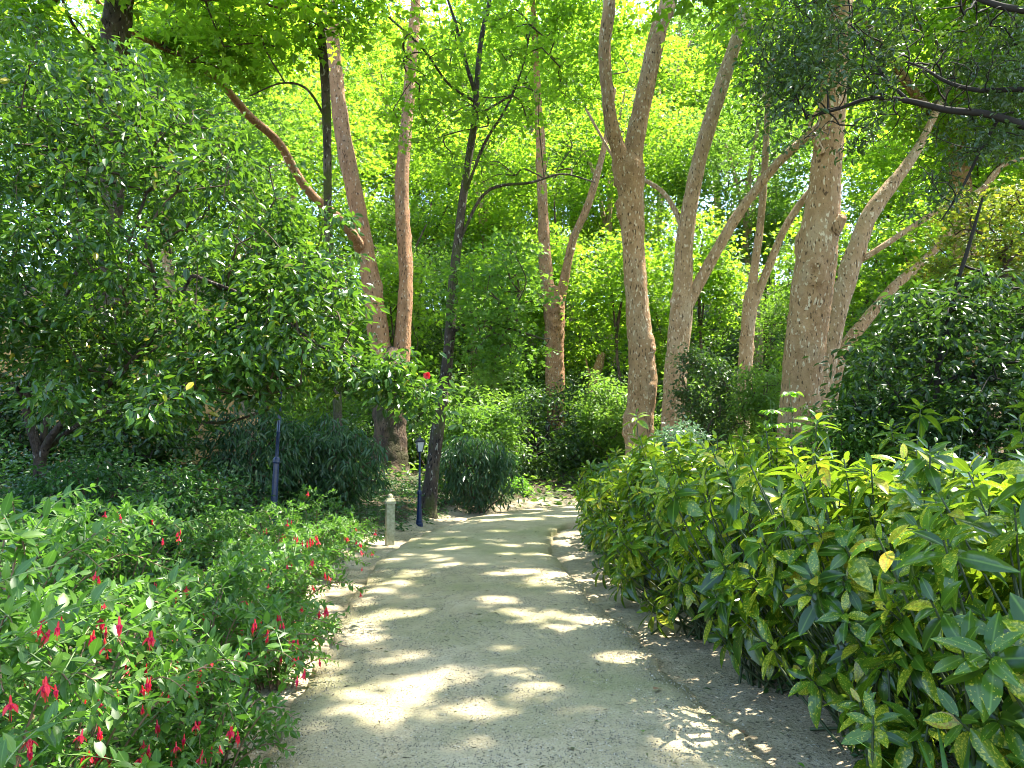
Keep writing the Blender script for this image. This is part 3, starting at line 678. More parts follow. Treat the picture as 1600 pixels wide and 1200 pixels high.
tree('leaning_tree', 'slim dark mossy tree leaning right beside the second lamp', 19,
     [(667, 805, 22), (675, 740, 20), (684, 670, 20), (695, 600, 18), (703, 520, 17), (707, 450, 15), (714, 390, 14), (722, 320, 13), (732, 250, 12), (742, 190, 12), (745, 160, 11)],
     [([(743, 180, 9), (745, 130, 9), (752, 60, 8), (765, 0, 7), (775, -90, 5)],),
      ([(744, 150, 7), (730, 105, 6), (716, 50, 5), (700, 0, 4), (680, -60, 3)], 19, 18.5),
      ([(724, 310, 5), (757, 225, 5), (790, 170, 4), (815, 110, 3), (830, 40, 2)], 19, 18.5),
      ([(716, 380, 5), (760, 300, 5), (830, 285, 4), (880, 272, 3), (930, 285, 2)], 19, 18.5),
      ([(704, 520, 6), (745, 500, 5), (800, 515, 4), (850, 530, 3)], 19, 18),
      ([(744, 160, 5), (700, 130, 4), (660, 75, 4), (600, 20, 3), (560, -20, 2)], 19, 18)],
     'bark_dark', [dict(center=P(786, 480, 18.4), rad=(1.15, 1.4, 2.1), n=95, per=46, crad=0.42, flat=0.35, size=0.13, seed=20, along=True, leaf='maple', kind='lobed', filt=False, hollow=0.1),
                   dict(center=P(760, 150, 19), rad=(2.8, 2.5, 2.6), n=120, per=34, crad=0.45, flat=0.3, size=0.14, seed=31, along=True, leaf='plane', hollow=0.15)], leaf='maple', seed=26, sides=12)
tree('slim_tree', 'slim grey trunk in front of the reddish plane, upper left', 17,
     [(530, 720, 15), (524, 560, 14), (516, 420, 13), (512, 320, 13), (511, 200, 14), (507, 110, 14), (501, 45, 12)],
     [([(503, 70, 11), (498, 0, 11), (488, -120, 9), (470, -260, 6)],), ([(506, 100, 6), (485, 60, 5), (470, 20, 5), (450, -40, 4)],), ([(512, 190, 5), (480, 140, 4), (440, 130, 3), (390, 150, 2)], 17, 16)],
     'bark_dark', [dict(center=P(450, -20, 17), rad=(2.6, 2.2, 1.8), n=110, per=42, crad=0.5, size=0.15, seed=32, along=True, leaf='plane', kind='lobed')], seed=28, sides=12)
tree('old_tree', 'thick dark trunk at the upper left, half hidden by camellia leaves', 14.6,
     [(160, 770, 48), (165, 600, 45), (168, 400, 43), (173, 250, 42), (178, 120, 42), (186, 0, 42), (192, -100, 38)],
     [([(184, -20, 26), (120, -30, 18), (70, 10, 15), (0, 38, 13), (-90, 60, 10)], 14.6, 12), ([(190, -80, 30), (210, -220, 24), (260, -400, 14)], 14.6, 15), ([(180, 110, 8), (130, 60, 6), (105, 20, 5), (90, -30, 4)], 14.6, 13)],
     'bark_dark', [dict(center=(-5.2, 13, 12.0), rad=(5, 5, 2.6), n=150, per=45, crad=0.8, size=0.22, seed=33, along=True, leaf='plane'), dict(center=P(30, 50, 13), rad=(1.3, 1.3, 1.0), n=34, per=50, crad=0.45, size=0.14, seed=34, leaf='plane', kind='lobed', along=True)], seed=29, lump=0.06)

# ---- trees that stand just outside the frame and shade the path
for lab, x, y, h, c, r_, sd in [('tall plane tree rising out of frame behind the hedge on the right', 10.5, 11.5, 13, (7.5, 9.5, 12.6), (5.2, 5.2, 2.6), 41), ('tall plane tree past the right edge of the frame, nearest the camera', 8.6, 3.5, 12, (6.6, 5.5, 11.2), (5.0, 4.6, 2.6), 42),
                              ('tall plane tree past the left edge of the frame', -8.5, 6.0, 12, (-3.6, 8.5, 13.0), (5.2, 5.0, 2.5), 43), ('tall plane tree far right, beyond the dark evergreen', 13.5, 22, 14, (11, 20.5, 15), (5.5, 5.5, 3.0), 44)]:
    z0 = Z(x, y); root = thing('plane_tree', lab, 'tree', (x, y, z0))
    tp = np.array([[x, y, z0 - .2], [x + .1, y, z0 + 3], [x - .2, y + .1, z0 + 6], [0.8 * x + 0.2 * c[0], 0.8 * y + 0.2 * c[1], h - 3.2]])
    stem(root, 'trunk', tp, [.42, .36, .32, .27], M['bark'], 16, 0.05, True, sd)
    e = []
    for q in range(4):
        a = q * 1.6 + sd; t = np.array(c) + [2.4 * math.cos(a), 2.4 * math.sin(a), 0.2]
        lp = np.array([tp[-1] - [0, 0, .3], 0.6 * tp[-1] + 0.4 * t + [0, 0, -.4], t]); stem(root, 'limb', lp, [.2, .13, .06], M['bark'], 10, 0.05, False, sd + q); e += [t, lp[1]]
    crown(root, e, c, r_, n=190, per=56, crad=0.85, flat=0.4, size=0.26, seed=sd, kind='oval' if sd == 44 else 'diamond')

# ------------------------------------------------------------------ background wood: a few kinds, each tree an object of its own
def copy_tree(root, loc, rz, sc, label=None):
    r = root.copy(); COL.objects.link(r); r.location = loc; r.rotation_euler = (0, 0, rz); r.scale = (sc, sc, sc)
    if label: r['label'] = label
    for ch in root.children:
        c = ch.copy(); COL.objects.link(c); c.parent = r
    return r
def bg_proto(name, label, group, leaf, bark, h, cz, rad, n, per, crad, size, seed, kind='lobed', r0=0.28, cat='tree', forks=3):
    root = thing(name, label, cat, (0, 0, 0), group)
    g = np.random.default_rng(seed)
    tp = np.array([[0, 0, -.6], [.1, 0, h * .25], [-.15, .1, h * .5], [.1, 0, h * .72]]) + g.standard_normal((4, 3)) * [.12, .12, 0]
    stem(root, 'trunk', tp, [r0, r0 * .8, r0 * .65, r0 * .5], M[bark], 10, 0.05, True, seed, 4)
    e = [tp[-1]]
    for q in range(forks):
        a = q * 2.1 + seed; t = np.array([rad[0] * .5 * math.cos(a), rad[1] * .5 * math.sin(a), h * (.82 + .1 * q)])
        lp = np.array([tp[2] + [0, 0, h * .08 * q], .5 * tp[-1] + .5 * t, t]); stem(root, 'limb', lp, [r0 * .5, r0 * .35, r0 * .15], M[bark], 8, 0.05, False, seed + q, 4); e += [lp[1], t]
    crown(root, e, (0, 0, cz), rad, n=n, per=per, crad=crad, flat=0.4, size=size, seed=seed, leaf=leaf, kind=kind, filt=False, hollow=0.35)
    return root
def bush_proto(name, label, group, leaf, rad, n, per, crad, size, seed, kind='oval', cat='shrub', twig='twig', droop=0.3):
    root = thing(name, label, cat, (0, 0, 0), group)
    crown(root, [(0, 0, -.1)], (0, 0, rad[2] * .8), rad, n=n, per=per, crad=crad, flat=0.6, size=size, seed=seed, leaf=leaf, kind=kind, twig=twig, filt=False, hollow=0.4, droop=droop, name='foliage')
    return root
def scatter(proto, spots, alt=None):
    for i, (x, y, sc) in enumerate(spots):
        z = Z(x, y); rz = (i * 2.399 + x) % 6.28
        if i == 0: proto.location = (x, y, z); proto.rotation_euler = (0, 0, rz); proto.scale = (sc, sc, sc); r = proto
        else: r = copy_tree(proto, (x, y, z), rz, sc)
        if alt:
            for ch in r.children:
                if ch.name.startswith(('crown', 'foliage')) and alt[i % len(alt)]:
                    ch.material_slots[0].link = 'OBJECT'; ch.material_slots[0].material = M[alt[i % len(alt)]]
GA, GB, GC, GD, GE = 'tall light green trees of the far wood', 'bushy mid green trees of the far wood', 'thin young trees of the far wood', 'green bushes under the far trees', 'dark bushes under the far trees'
pA = bg_proto('wood_tree', 'tall light green tree standing in the far wood', GA, 'plane', 'bark_pale', 19, 13.5, (5.0, 5.0, 5.5), 250, 74, 1.0, 0.2, 51)
scatter(pA, [(-2, 44, 1), (6, 46, 1.05), (14, 44, 1), (-12, 42, 1.05), (-20, 36, 1), (22, 42, 1.0), (1.5, 54, 1.25), (11, 56, 1.3), (-9, 55, 1.25), (20, 58, 1.25), (-18, 52, 1.25), (30, 52, 1.1), (-28, 48, 1.1), (19, 32, .95), (-13, 29, .95), (27, 38, 1), (5, 64, 1.5), (-5, 66, 1.5), (15, 66, 1.5), (-16, 64, 1.5), (26, 64, 1.5), (-28, 62, 1.5), (37, 62, 1.5), (0, 74, 1.7), (10, 76, 1.7), (-11, 74, 1.7), (21, 76, 1.7)], [None, None, 'shade', None])
pB = bg_proto('wood_tree', 'bushy mid green tree standing in the far wood', GB, 'shade', 'bark_old', 11, 6.6, (3.4, 3.4, 4.2), 180, 70, 0.9, 0.17, 52, 'oval', 0.2)
scatter(pB, [(-6, 38, 1), (2.5, 41, 1.1), (9, 38, 1), (17, 36, 1), (-15, 36, 1), (-10.5, 33, .9), (13, 33, .8), (24, 33, 1.0), (-23, 30, 1.1), (-1, 48, 1.2), (8, 50, 1.2), (16, 48, 1.2), (-10, 47, 1.2), (25, 46, 1.2), (-18, 43, 1.1), (32, 42, 1.2), (-5.2, 44, 1.2), (-3.4, 52, 1.5), (4.8, 55, 1.5), (-7.5, 60, 1.7)], [None, 'plane', None, 'maple'])
pC = bg_proto('young_tree', 'thin young tree among the far trunks', GC, 'plane', 'bark_old', 10, 7.2, (1.9, 1.9, 3.0), 80, 50, 0.6, 0.18, 53, 'lobed', 0.09, forks=2)
scatter(pC, [(-1.2, 34, 1), (4.4, 31, 1), (-4.6, 30, .9), (8, 32, 1.1), (11.5, 28, 1), (-8.3, 26, .9), (14.5, 27, 1), (2.3, 37, 1.1), (6.0, 35, 1)])
pD = bush_proto('wood_shrub', 'green bush on the slope under the far trees', GD, 'shade', (1.9, 1.9, 1.7), 110, 60, 0.5, 0.15, 54)
pE = bush_proto('wood_shrub', 'dark glossy bush on the slope under the far trees', GE, 'dark', (1.7, 1.7, 1.6), 110, 60, 0.45, 0.15, 55, twig='twig_black')
g_ = np.random.default_rng(99)
sp_d, sp_e = [], []
for row, (y, st) in enumerate([(27.5, 3.4), (30.5, 3.2), (34, 3.4), (38, 3.6), (43, 4.4), (50, 5.5)]):
    for x in np.arange(-0.62 * y - 2, 0.68 * y + 3, st):
        x_ = x + g_.uniform(-.9, .9); y_ = y + g_.uniform(-1.2, 1.2)
        d_, s_ = path_dist(np.array([x_]), np.array([y_]))
        if d_[0] < 2.6: continue
        (sp_d if g_.random() < 0.55 else sp_e).append((x_, y_, g_.uniform(.8, 1.25) * (1 + (y - 27) * 0.02)))
scatter(pD, sp_d); scatter(pE, sp_e)

# ------------------------------------------------------------------ shrubs one can point to
def shrub(name, label, px, py, Y, rad, n, per, crad, size, leaf, kind, seed, droop=0.3, tilt=0.45, flat=0.6, twig='twig', cat='shrub', pick=0, hollow=0.4, uv=False, low=-1.0, stems=4, filt=False):
    c = P(px, py, Y); z0 = Z(c[0], c[1]); root = thing(name, label, cat, (c[0], c[1], z0))
    att = [c * [1, 1, 0] + [0, 0, z0 - .05] + [0.15 * math.cos(q * 1.7), 0.15 * math.sin(q * 1.7), 0] for q in range(stems)]
    crown(root, att, c, rad, n=n, per=per, crad=crad, flat=flat, size=size, seed=seed, leaf=leaf, kind=kind, twig=twig, filt=filt, hollow=hollow, droop=droop, tilt=tilt, pick=pick, uv=uv, low=low, rt=0.006, rm=0.05, name='foliage')
    return root
shrub('rhododendron', 'dark shrub with long drooping leaves behind the stone post', 520, 730, 15.5, (1.15, 1.0, 1.05), 150, 26, 0.22, 0.17, 'rhodo', 'lance', 61, droop=0.9, tilt=0.3, pick=110)
shrub('rhododendron', 'shaded shrub with long leaves between the first lamp and the ochre wall', 400, 700, 14.5, (1.1, .9, .9), 120, 24, 0.22, 0.16, 'rhodo', 'lance', 62, droop=0.8, tilt=0.3, pick=60)
shrub('rhododendron', 'dark long-leaved shrub under the leaning mossy tree', 745, 735, 21, (1.25, 1.0, 0.95), 150, 26, 0.25, 0.18, 'rhodo', 'lance', 63, droop=0.9, tilt=0.3)
shrub('bush', 'feathery green bush above the bend of the path', 745, 675, 23.5, (1.5, 1.2, 0.9), 130, 45, 0.32, 0.12, 'maple', 'oval', 64)
shrub('bush', 'low pale green bush at the outer bend of the path', 800, 765, 24.5, (.8, .7, .42), 60, 45, 0.2, 0.08, 'sapling', 'oval', 65)
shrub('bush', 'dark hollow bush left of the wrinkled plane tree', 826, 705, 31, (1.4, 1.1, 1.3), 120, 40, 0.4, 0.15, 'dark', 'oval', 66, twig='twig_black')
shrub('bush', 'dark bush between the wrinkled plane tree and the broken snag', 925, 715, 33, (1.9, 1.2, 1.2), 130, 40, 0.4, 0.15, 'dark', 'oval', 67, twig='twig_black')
shrub('bush', 'green bush at the foot of the Y-forked plane tree', 955, 650, 27, (1.2, 1.2, 1.7), 120, 48, 0.35, 0.13, 'shade', 'oval', 68)
shrub('pale_shrub', 'pale sunlit shrub with silvery leaves behind the laurel hedge', 1055, 705, 15, (.75, .6, .55), 90, 40, 0.16, 0.085, 'silver', 'oval', 69, pick=60)
shrub('bush', 'dark fine-leaved bush between the pale plane and the slender plane', 1105, 630, 20.5, (1.0, .9, 1.5), 120, 50, 0.3, 0.10, 'dark', 'oval', 70)
shrub('bush', 'leafy green bush between the slender plane and the thickest trunk', 1195, 640, 19.5, (.8, .8, 1.3), 100, 50, 0.3, 0.10, 'shade', 'oval', 71)
shrub('bush', 'green bush low behind the right part of the laurel hedge', 1340, 690, 11.5, (1.2, .8, .6), 90, 48, 0.22, 0.085, 'shade', 'oval', 72)
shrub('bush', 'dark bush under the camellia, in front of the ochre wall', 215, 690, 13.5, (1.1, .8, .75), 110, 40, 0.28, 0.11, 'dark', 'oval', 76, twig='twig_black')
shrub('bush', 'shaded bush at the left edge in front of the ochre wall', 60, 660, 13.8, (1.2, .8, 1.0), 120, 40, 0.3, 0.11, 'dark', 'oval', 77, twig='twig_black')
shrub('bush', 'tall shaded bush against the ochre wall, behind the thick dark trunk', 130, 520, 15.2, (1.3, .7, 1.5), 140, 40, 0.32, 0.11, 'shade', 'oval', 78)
shrub('bush', 'low ivy-leaved mound under the camellia stems', 130, 775, 8.2, (.9, .7, .42), 90, 42, 0.2, 0.065, 'ivy', 'oval', 83)
shrub('bush', 'low leafy mound left of the first lamp', 270, 775, 10.0, (.9, .8, .48), 100, 42, 0.22, 0.07, 'ivy', 'oval', 84)
shrub('bush', 'small leafy mound before the first lamp, left of the sunlit fuchsia', 350, 835, 9.4, (.5, .45, .3), 50, 42, 0.2, 0.065, 'fuchsia', 'oval', 85)
shrub('bush', 'dark leafy bush behind the hedge at the right edge', 1545, 685, 10.8, (1.3, .8, .7), 100, 46, 0.24, 0.095, 'dark', 'oval', 89, twig='twig_black')
# evergreen on the right with a thin black stem
c = P(1480, 560, 11.5); b0 = P(1480, 740, 11.5); z0 = Z(b0[0], b0[1])
root = thing('evergreen_tree', 'dark glossy evergreen with a thin black stem at the right', 'tree', (b0[0], b0[1], z0))
lp, lr = limb_pts([(1482, 760, 15), (1478, 720, 13), (1463, 665, 11), (1464, 600, 9), (1470, 545, 8), (1490, 460, 7), (1512, 390, 6), (1535, 310, 4)], 11.5); lp[0][2] = z0 - .2
_, pp, _ = stem(root, 'trunk', lp, lr, M['twig_black'], 10, 0.05)
crown(root, list(pp[14::4]), nodes=np.vstack([blob(P(1500, 590, 11.5), (1.9, 1.4, 1.0), 110, .1, 9, 74), blob(P(1590, 520, 11.8), (1.0, 1.0, 1.1), 40, .1, 5, 86), blob(P(1470, 470, 11.6), (.8, .8, .55), 20, .1, 5, 87), blob(P(1370, 650, 11.4), (.8, .7, .4), 22, .1, 5, 88)]), per=46, crad=0.36, flat=0.35, size=0.12, leaf='dark', kind='oval', twig='twig_black', filt=False, pick=160, droop=0.4)
# rusty maple behind it
c = P(1570, 390, 14); z0 = Z(c[0], c[1]); root = thing('maple_tree', 'small maple with rust tinged leaves at the right edge', 'tree', (c[0], c[1], z0))
lp, lr = limb_pts([(1590, 740, 12), (1585, 600, 10), (1575, 500, 8), (1570, 420, 6)], 14); lp[0][2] = z0 - .2
_, pp, _ = stem(root, 'trunk', lp, lr, M['twig'], 10, 0.05)
crown(root, list(pp[-8::3]), P(1570, 380, 14), (1.7, 1.5, 1.35), n=130, per=60, crad=0.35, flat=0.3, size=0.085, seed=75, leaf='rust', kind='lobed', hollow=0.1)
# dark oak boughs hanging in from the right
root = thing('holm_oak', 'dark leafy oak with black boughs hanging in from the upper right', 'tree', (8.6, 6.5, Z(8.6, 6.5)))
tp = np.array([[8.6, 6.5, Z(8.6, 6.5) - .2], [8.5, 6.6, 2.4], [8.2, 6.8, 4.2], [8.3, 7.0, 6.5]])
stem(root, 'trunk', tp, [.34, .28, .24, .16], M['bark_old'], 14, 0.06, True)
att = []
for spec, y0, y1 in [([(1830, 290, 22), (1700, 230, 17), (1600, 196, 13), (1540, 178, 12), (1480, 172, 11), (1420, 158, 9), (1360, 154, 7), (1310, 170, 5), (1260, 185, 3)], 7.2, 8.0), ([(1830, 200, 18), (1700, 150, 12), (1600, 140, 9), (1530, 141, 8), (1480, 128, 6), (1440, 105, 4), (1400, 92, 3)], 7.0, 8.2),
                     ([(1420, 158, 6), (1385, 125, 6), (1370, 100, 5), (1352, 65, 4), (1330, 40, 3)], 7.9, 8.1), ([(1830, 60, 18), (1640, 20, 12), (1500, -10, 8), (1360, -20, 5), (1250, 10, 3)], 7.0, 8.4), ([(1560, 185, 6), (1530, 240, 5), (1500, 300, 4), (1470, 345, 2)], 7.6, 7.8)]:
    lp, lr = limb_pts(spec, y0, y1)
    if spec[0][0] > 1800: lp[0] = tp[2] + [0, 0, (290 - spec[0][1]) / 160]
    _, pp, _ = stem(root, 'limb', lp, lr, M['twig_black'], 8, 0.05); att += list(pp[len(pp) // 3::4])
nodes = []
for (px, py, sx, sy, cnt) in [(1290, 90, 80, 70, 110), (1430, 80, 110, 60, 120), (1560, 110, 80, 70, 110), (1230, 130, 40, 50, 26), (1340, 215, 80, 20, 20), (1520, 215, 70, 30, 40), (1390, 20, 140, 40, 60), (1440, 290, 30, 25, 12), (1600, 20, 40, 40, 14)]:
    for q in range(cnt): nodes.append(P(px + sx * g_.standard_normal() * .75, py + sy * g_.standard_normal() * .75, 7.9 + .5 * g_.standard_normal()))
crown(root, att, nodes=nodes, per=34, crad=0.17, flat=0.5, size=0.062, leaf='oak', kind='oval', twig='twig_black', rt=0.003, rm=0.012, filt=True, pick=0, droop=0.35, tilt=0.6)

# ------------------------------------------------------------------ camellia, lower left to upper left
b0 = P(55, 760, 9.0); z0 = Z(b0[0], b0[1])
root = thing('camellia_tree', 'big glossy camellia on the left bank with several crooked stems', 'tree', (b0[0], b0[1], z0))
att = []
for i, (spec, y0, y1) in enumerate([([(58, 775, 20), (62, 730, 22), (55, 690, 18), (42, 645, 15), (45, 600, 13), (60, 550, 10), (95, 480, 8), (130, 400, 6)], 9, 8.6), ([(62, 735, 16), (75, 690, 14), (110, 650, 12), (160, 610, 11), (210, 560, 10), (260, 500, 8), (300, 430, 6)], 9, 8.0),
                                   ([(60, 720, 12), (72, 660, 11), (82, 600, 10), (120, 540, 9), (150, 480, 8), (200, 380, 6), (230, 300, 5)], 9, 8.8), ([(75, 700, 9), (130, 660, 9), (200, 650, 8), (270, 620, 7), (330, 614, 6), (400, 620, 5), (470, 600, 4)], 9, 7.6),
                                   ([(120, 655, 8), (200, 640, 7), (280, 655, 6), (350, 660, 5), (420, 640, 4)], 8.8, 8.0), ([(300, 430, 6), (400, 470, 6), (500, 540, 5), (570, 580, 4), (640, 603, 3), (700, 610, 2)], 8.0, 8.0), ([(50, 640, 9), (20, 600, 8), (-40, 560, 7), (-120, 480, 6)], 9, 8.2)]):
    lp, lr = limb_pts(spec, y0, y1)
    if i == 0: lp[0][2] = z0 - .2
    _, pp, _ = stem(root, 'trunk' if i == 0 else 'limb', lp, lr * .85, M['bark_dark'], 10, 0.06, False, i); att += list(pp[len(pp) // 3::4])
n1_ = blob(P(190, 360, 8.4), (2.75, 1.9, 2.05), 760, 0.5, 9, 81)
n2_ = blob(P(455, 470, 8.0), (1.15, 1.1, 1.2), 230, 0.3, 6, 82)
n3_ = np.array([P(500 + 165 * t + 25 * g_.standard_normal(), 560 + 55 * t + 18 * g_.standard_normal(), 8.0 + .15 * g_.standard_normal()) for t in g_.random(40)])
n4_ = np.array([P(60 + 380 * t, 600 + 40 * math.sin(5 * t) + 30 * g_.standard_normal(), 7.6 + .5 * g_.standard_normal()) for t in g_.random(60)])
nodes = np.vstack([n1_, n2_, n3_, n4_])
px_, py_, _d = proj(nodes)
lim = np.where(px_ < 330, 655, np.where(px_ < 600, 640, 640)); top = np.where(px_ < 500, 75 + 0.95 * np.clip(px_ - 235, 0, None), 330)
right = np.where(py_ < 330, 500, np.where(py_ < 540, 555, 720))
gap = np.sin(nodes[:, 0] * 3.1 + 1.3) * np.sin(nodes[:, 2] * 3.7 + .5 * nodes[:, 0]) + .6 * np.sin(nodes[:, 1] * 4.3 + nodes[:, 2] * 2.0)
nodes = nodes[(py_ < lim) & (py_ > top) & (px_ < right) & ((gap < .62) | (np.arange(len(nodes)) >= len(n1_) + len(n2_)))]
n5_ = np.array([P(g_.uniform(0, 470), g_.uniform(20, 300), g_.uniform(7.6, 9.2)) for q in range(120)])     # loose sprays above the main mass
n5_ = n5_[proj(n5_)[1] > 15 + .55 * np.clip(proj(n5_)[0] - 60, 0, None)]
nodes = np.vstack([nodes, n5_])
crown(root, att, nodes=nodes, per=44, crad=0.24, flat=0.6, size=0.09, leaf='camellia', kind='oval', twig='twig', rt=0.0035, rm=0.02, filt=True, pick=300, droop=0.45, tilt=0.5, uv=True)
fl = MB(); fc = P(667, 587, 7.9)
for ring, (nr, rr, el) in enumerate([(7, .034, .3), (6, .026, .8), (4, .016, 1.25)]):
    a = np.arange(nr) * 2 * math.pi / nr + ring; d = np.stack([np.cos(a) * math.cos(el), -np.abs(0.3 + 0 * a), np.sin(a) * math.cos(el)], 1)
    add_leaves(fl, np.repeat(fc[None], nr, 0), d, np.repeat(np.array([[0, -1., 0.3]]), nr, 0), np.full(nr, rr * 1.3), 'oval', 0, wid=np.full(nr, 2.0))
fl.build('flower', M['petal_red'], root)

# ------------------------------------------------------------------ ochre wall glimpsed through the camellia
wx0, wx1, wy = P(-140, 600, 16.5)[0], P(392, 600, 16.5)[0], 16.5
wz0, wz1 = min(Z(wx0, wy), Z(wx1, wy)) - .2, 5.2
root = thing('garden_wall', 'ochre stone wall glimpsed behind the camellia', 'wall', (0.5 * (wx0 + wx1), wy, wz0))
mb = MB(); box(mb, (0.5 * (wx0 + wx1), wy + .2, 0.5 * (wz0 + wz1)), (0.5 * (wx1 - wx0), .17, 0.5 * (wz1 - wz0))); mb.build('mortar_core', M['mortar'], root)
bmesh_ = []
for v in range(4):
    b = MB(); box(b, (0, 0, 0), (.44 + .02 * v, .07, .165)); b.V[0] += rng.uniform(-.012, .012, b.V[0].shape); bmesh_.append(b.mesh('block', [M['ochre']]))
base_ = np.array(root.location); r_ = 0; z = wz0 + .18
while z < wz1 - .1:
    x = wx0 + .45 * (0.5 + (r_ % 2))
    while x < wx1 - .2:
        o = bpy.data.objects.new('block', bmesh_[(r_ * 3 + int(x * 7)) % 4]); o.parent = root; o.location = np.array([x, wy - rng.uniform(0, .03), z]) - base_; COL.objects.link(o); x += .97
    z += .36; r_ += 1

# ------------------------------------------------------------------ spotted laurel hedge on the right
def aucuba(label, bx, by, h, rx, ry, seed, pick, lean=-0.15, ros=95, leafs=0.172):
    g = np.random.default_rng(seed); z0 = Z(bx, by); root = thing('spotted_laurel', label, 'shrub', (bx, by, z0), 'spotted laurels of the hedge')
    # rosette centres: dome surface, denser on top, a few inside and skirt low down
    d = nrm(g.standard_normal((ros * 3, 3)) * [1, 1, .9]); d = d[d[:, 2] > -0.8][:ros]
    rr = np.where(g.random(len(d)) < .8, g.uniform(.84, 1.05, len(d)), g.uniform(.45, .85, len(d))); lob = nrm(g.standard_normal((5, 3)) + [0, 0, .4]); rr = rr * (.9 + .26 * np.max(np.clip(d @ lob.T, 0, 1) ** 5, axis=1))
    cen = np.array([bx, by, z0 + h * .52]); C = cen + d * rr[:, None] * [rx, ry, h * .5]
    C[:, 2] += 0.10 * g.standard_normal(len(C)); C[:, 2] = np.maximum(C[:, 2], z0 + .2)
    mb = MB()
    pos, dr, nn, sz = [], [], [], []
    for q, c_ in enumerate(C):
        axis_ = nrm(d[q] * [1, 1, .5] + [0, 0, .75]); foot = np.array([bx, by, z0 - .03]) + g.standard_normal(3) * [.2, .2, 0] * [rx, ry, 0]
        mid = 0.45 * foot + 0.55 * c_ + [0, 0, -.08]
        line = catmull([foot, mid, c_], 3); tube(mb, line, np.linspace(.011, .005, len(line)), 4, 1, cap=False)
        k_ = g.integers(9, 15); rs = g.uniform(.75, 1.2); ref = nrm(np.cross(axis_, [0.3, 0.2, 1])); r2 = np.cross(axis_, ref); ph = g.random() * 6.28
        for j in range(k_):
            t = j / k_; a = ph + j * 2.4; out = ref * math.cos(a) + r2 * math.sin(a)
            el = 0.85 - 1.35 * t + 0.15 * g.standard_normal()          # upper leaves stand up, lower ones droop
            v = nrm(out * math.cos(el) + axis_ * math.sin(el)); v = nrm(v + [0, 0, -.25 * t])
            pos.append(c_ - axis_ * (.015 + .13 * t) + out * .012); dr.append(v); nn.append(nrm(axis_ * 1.0 - out * math.sin(el) * .8 + 0.22 * g.standard_normal(3)))
            sz.append(rs * leafs * (0.62 + 0.5 * min(1, t * 1.8)) * g.uniform(.8, 1.15))
    pos, dr, nn, sz = map(np.array, (pos, dr, nn, sz))
    # keep the path itself and the lens clear
    k_ = np.linalg.norm(pos - [0, 0, CAM_H], axis=1) > 1.7; pos, dr, nn, sz = pos[k_], dr[k_], nn[k_], sz[k_]
    idx = front_pick(pos + dr * sz[:, None] * .5, sz, pick); m = np.ones(len(pos), bool); m[idx] = False
    leaf_objects(root, idx, pos, dr, nn, sz, 'broad', M['aucuba'])
    add_leaves(mb, pos[m], dr[m], nn[m], sz[m], 'broad', 0, True)
    o = mb.build('foliage', [M['aucuba'], M['stem_dark']], root); o['kind'] = 'stuff'
HED = [(2.5, 16.9, 1.2, .85, .9, 'spotted laurel at the far end of the hedge, by the bend'), (2.15, 15.2, 1.28, .9, .95, 'second spotted laurel from the far end of the hedge'), (2.05, 13.5, 1.42, .95, 1.0, 'third spotted laurel from the far end of the hedge'), (2.02, 11.8, 1.58, 1.0, 1.0, 'fourth spotted laurel from the far end of the hedge'),
       (2.08, 10.2, 1.70, 1.05, 1.0, 'fifth spotted laurel from the far end, with a rounded bright top'), (2.05, 8.7, 1.84, 1.05, .95, 'sixth spotted laurel from the far end of the hedge'), (2.06, 7.3, 1.74, 1.05, .9, 'spotted laurel in the middle of the near hedge'), (2.16, 6.0, 1.86, 1.0, .85, 'tallest spotted laurel with yellow freckled leaves in the near hedge'),
       (2.36, 4.75, 1.8, .95, .85, 'spotted laurel filling the right side of the near hedge'), (2.58, 3.6, 1.60, .85, .8, 'nearest spotted laurel at the right edge of the frame'), (4.0, 7.8, 1.85, .95, .9, 'spotted laurel in the second row behind the hedge'), (4.0, 5.6, 1.9, .95, .9, 'spotted laurel behind the tallest one at the right')]
for i, (x, y, h, rx, ry, lab) in enumerate(HED):
    aucuba(lab, x, y, h, rx, ry, 100 + i, 210 if 4 < i < 10 else (150 if i < 5 else 30), ros=152 if i < 10 else 70)
# low outlying laurel shoot beside the gutter
aucuba('low spotted laurel shoot leaning out beside the gutter in front', 1.80, 3.85, .72, .30, .3, 131, 140, ros=15, leafs=0.155)

# strap-leaved clump at the lower right
c = np.array([1.83, 3.3, 0]); z0 = Z(c[0], c[1]); root = thing('strap_leaf_plant', 'clump of upright strap leaves at the lower right', 'plant', (c[0], c[1], z0))
for q in range(13):
    a = q * 2.4 + .4; ln = rng.uniform(.42, .72); s_ = np.linspace(0, 1, 7); o_ = np.array([math.cos(a), math.sin(a)]) * rng.uniform(.25, .6)
    mid = np.stack([c[0] + .03 * math.cos(a) + o_[0] * ln * s_ ** 1.8, c[1] + .03 * math.sin(a) + o_[1] * ln * s_ ** 1.8, z0 + ln * (s_ - .35 * np.hypot(*o_) * s_ ** 3)], 1)
    wv = np.array([-math.sin(a), math.cos(a), 0]) * 1.0; wd = (.016 * (1 - s_ ** 3) + .001)[:, None]
    ctr = mid + np.array([-o_[0], -o_[1], 0]) * .006; Vb = np.vstack([mid - wv * wd, ctr, mid + wv * wd]); n_ = 7
    mb = MB(); mb.add(Vb, [[r * n_ + j, r * n_ + j + 1, (r + 1) * n_ + j + 1, (r + 1) * n_ + j] for r in (0, 1) for j in range(6)], 0, True); mb.build('leaf', M['blade'], root)

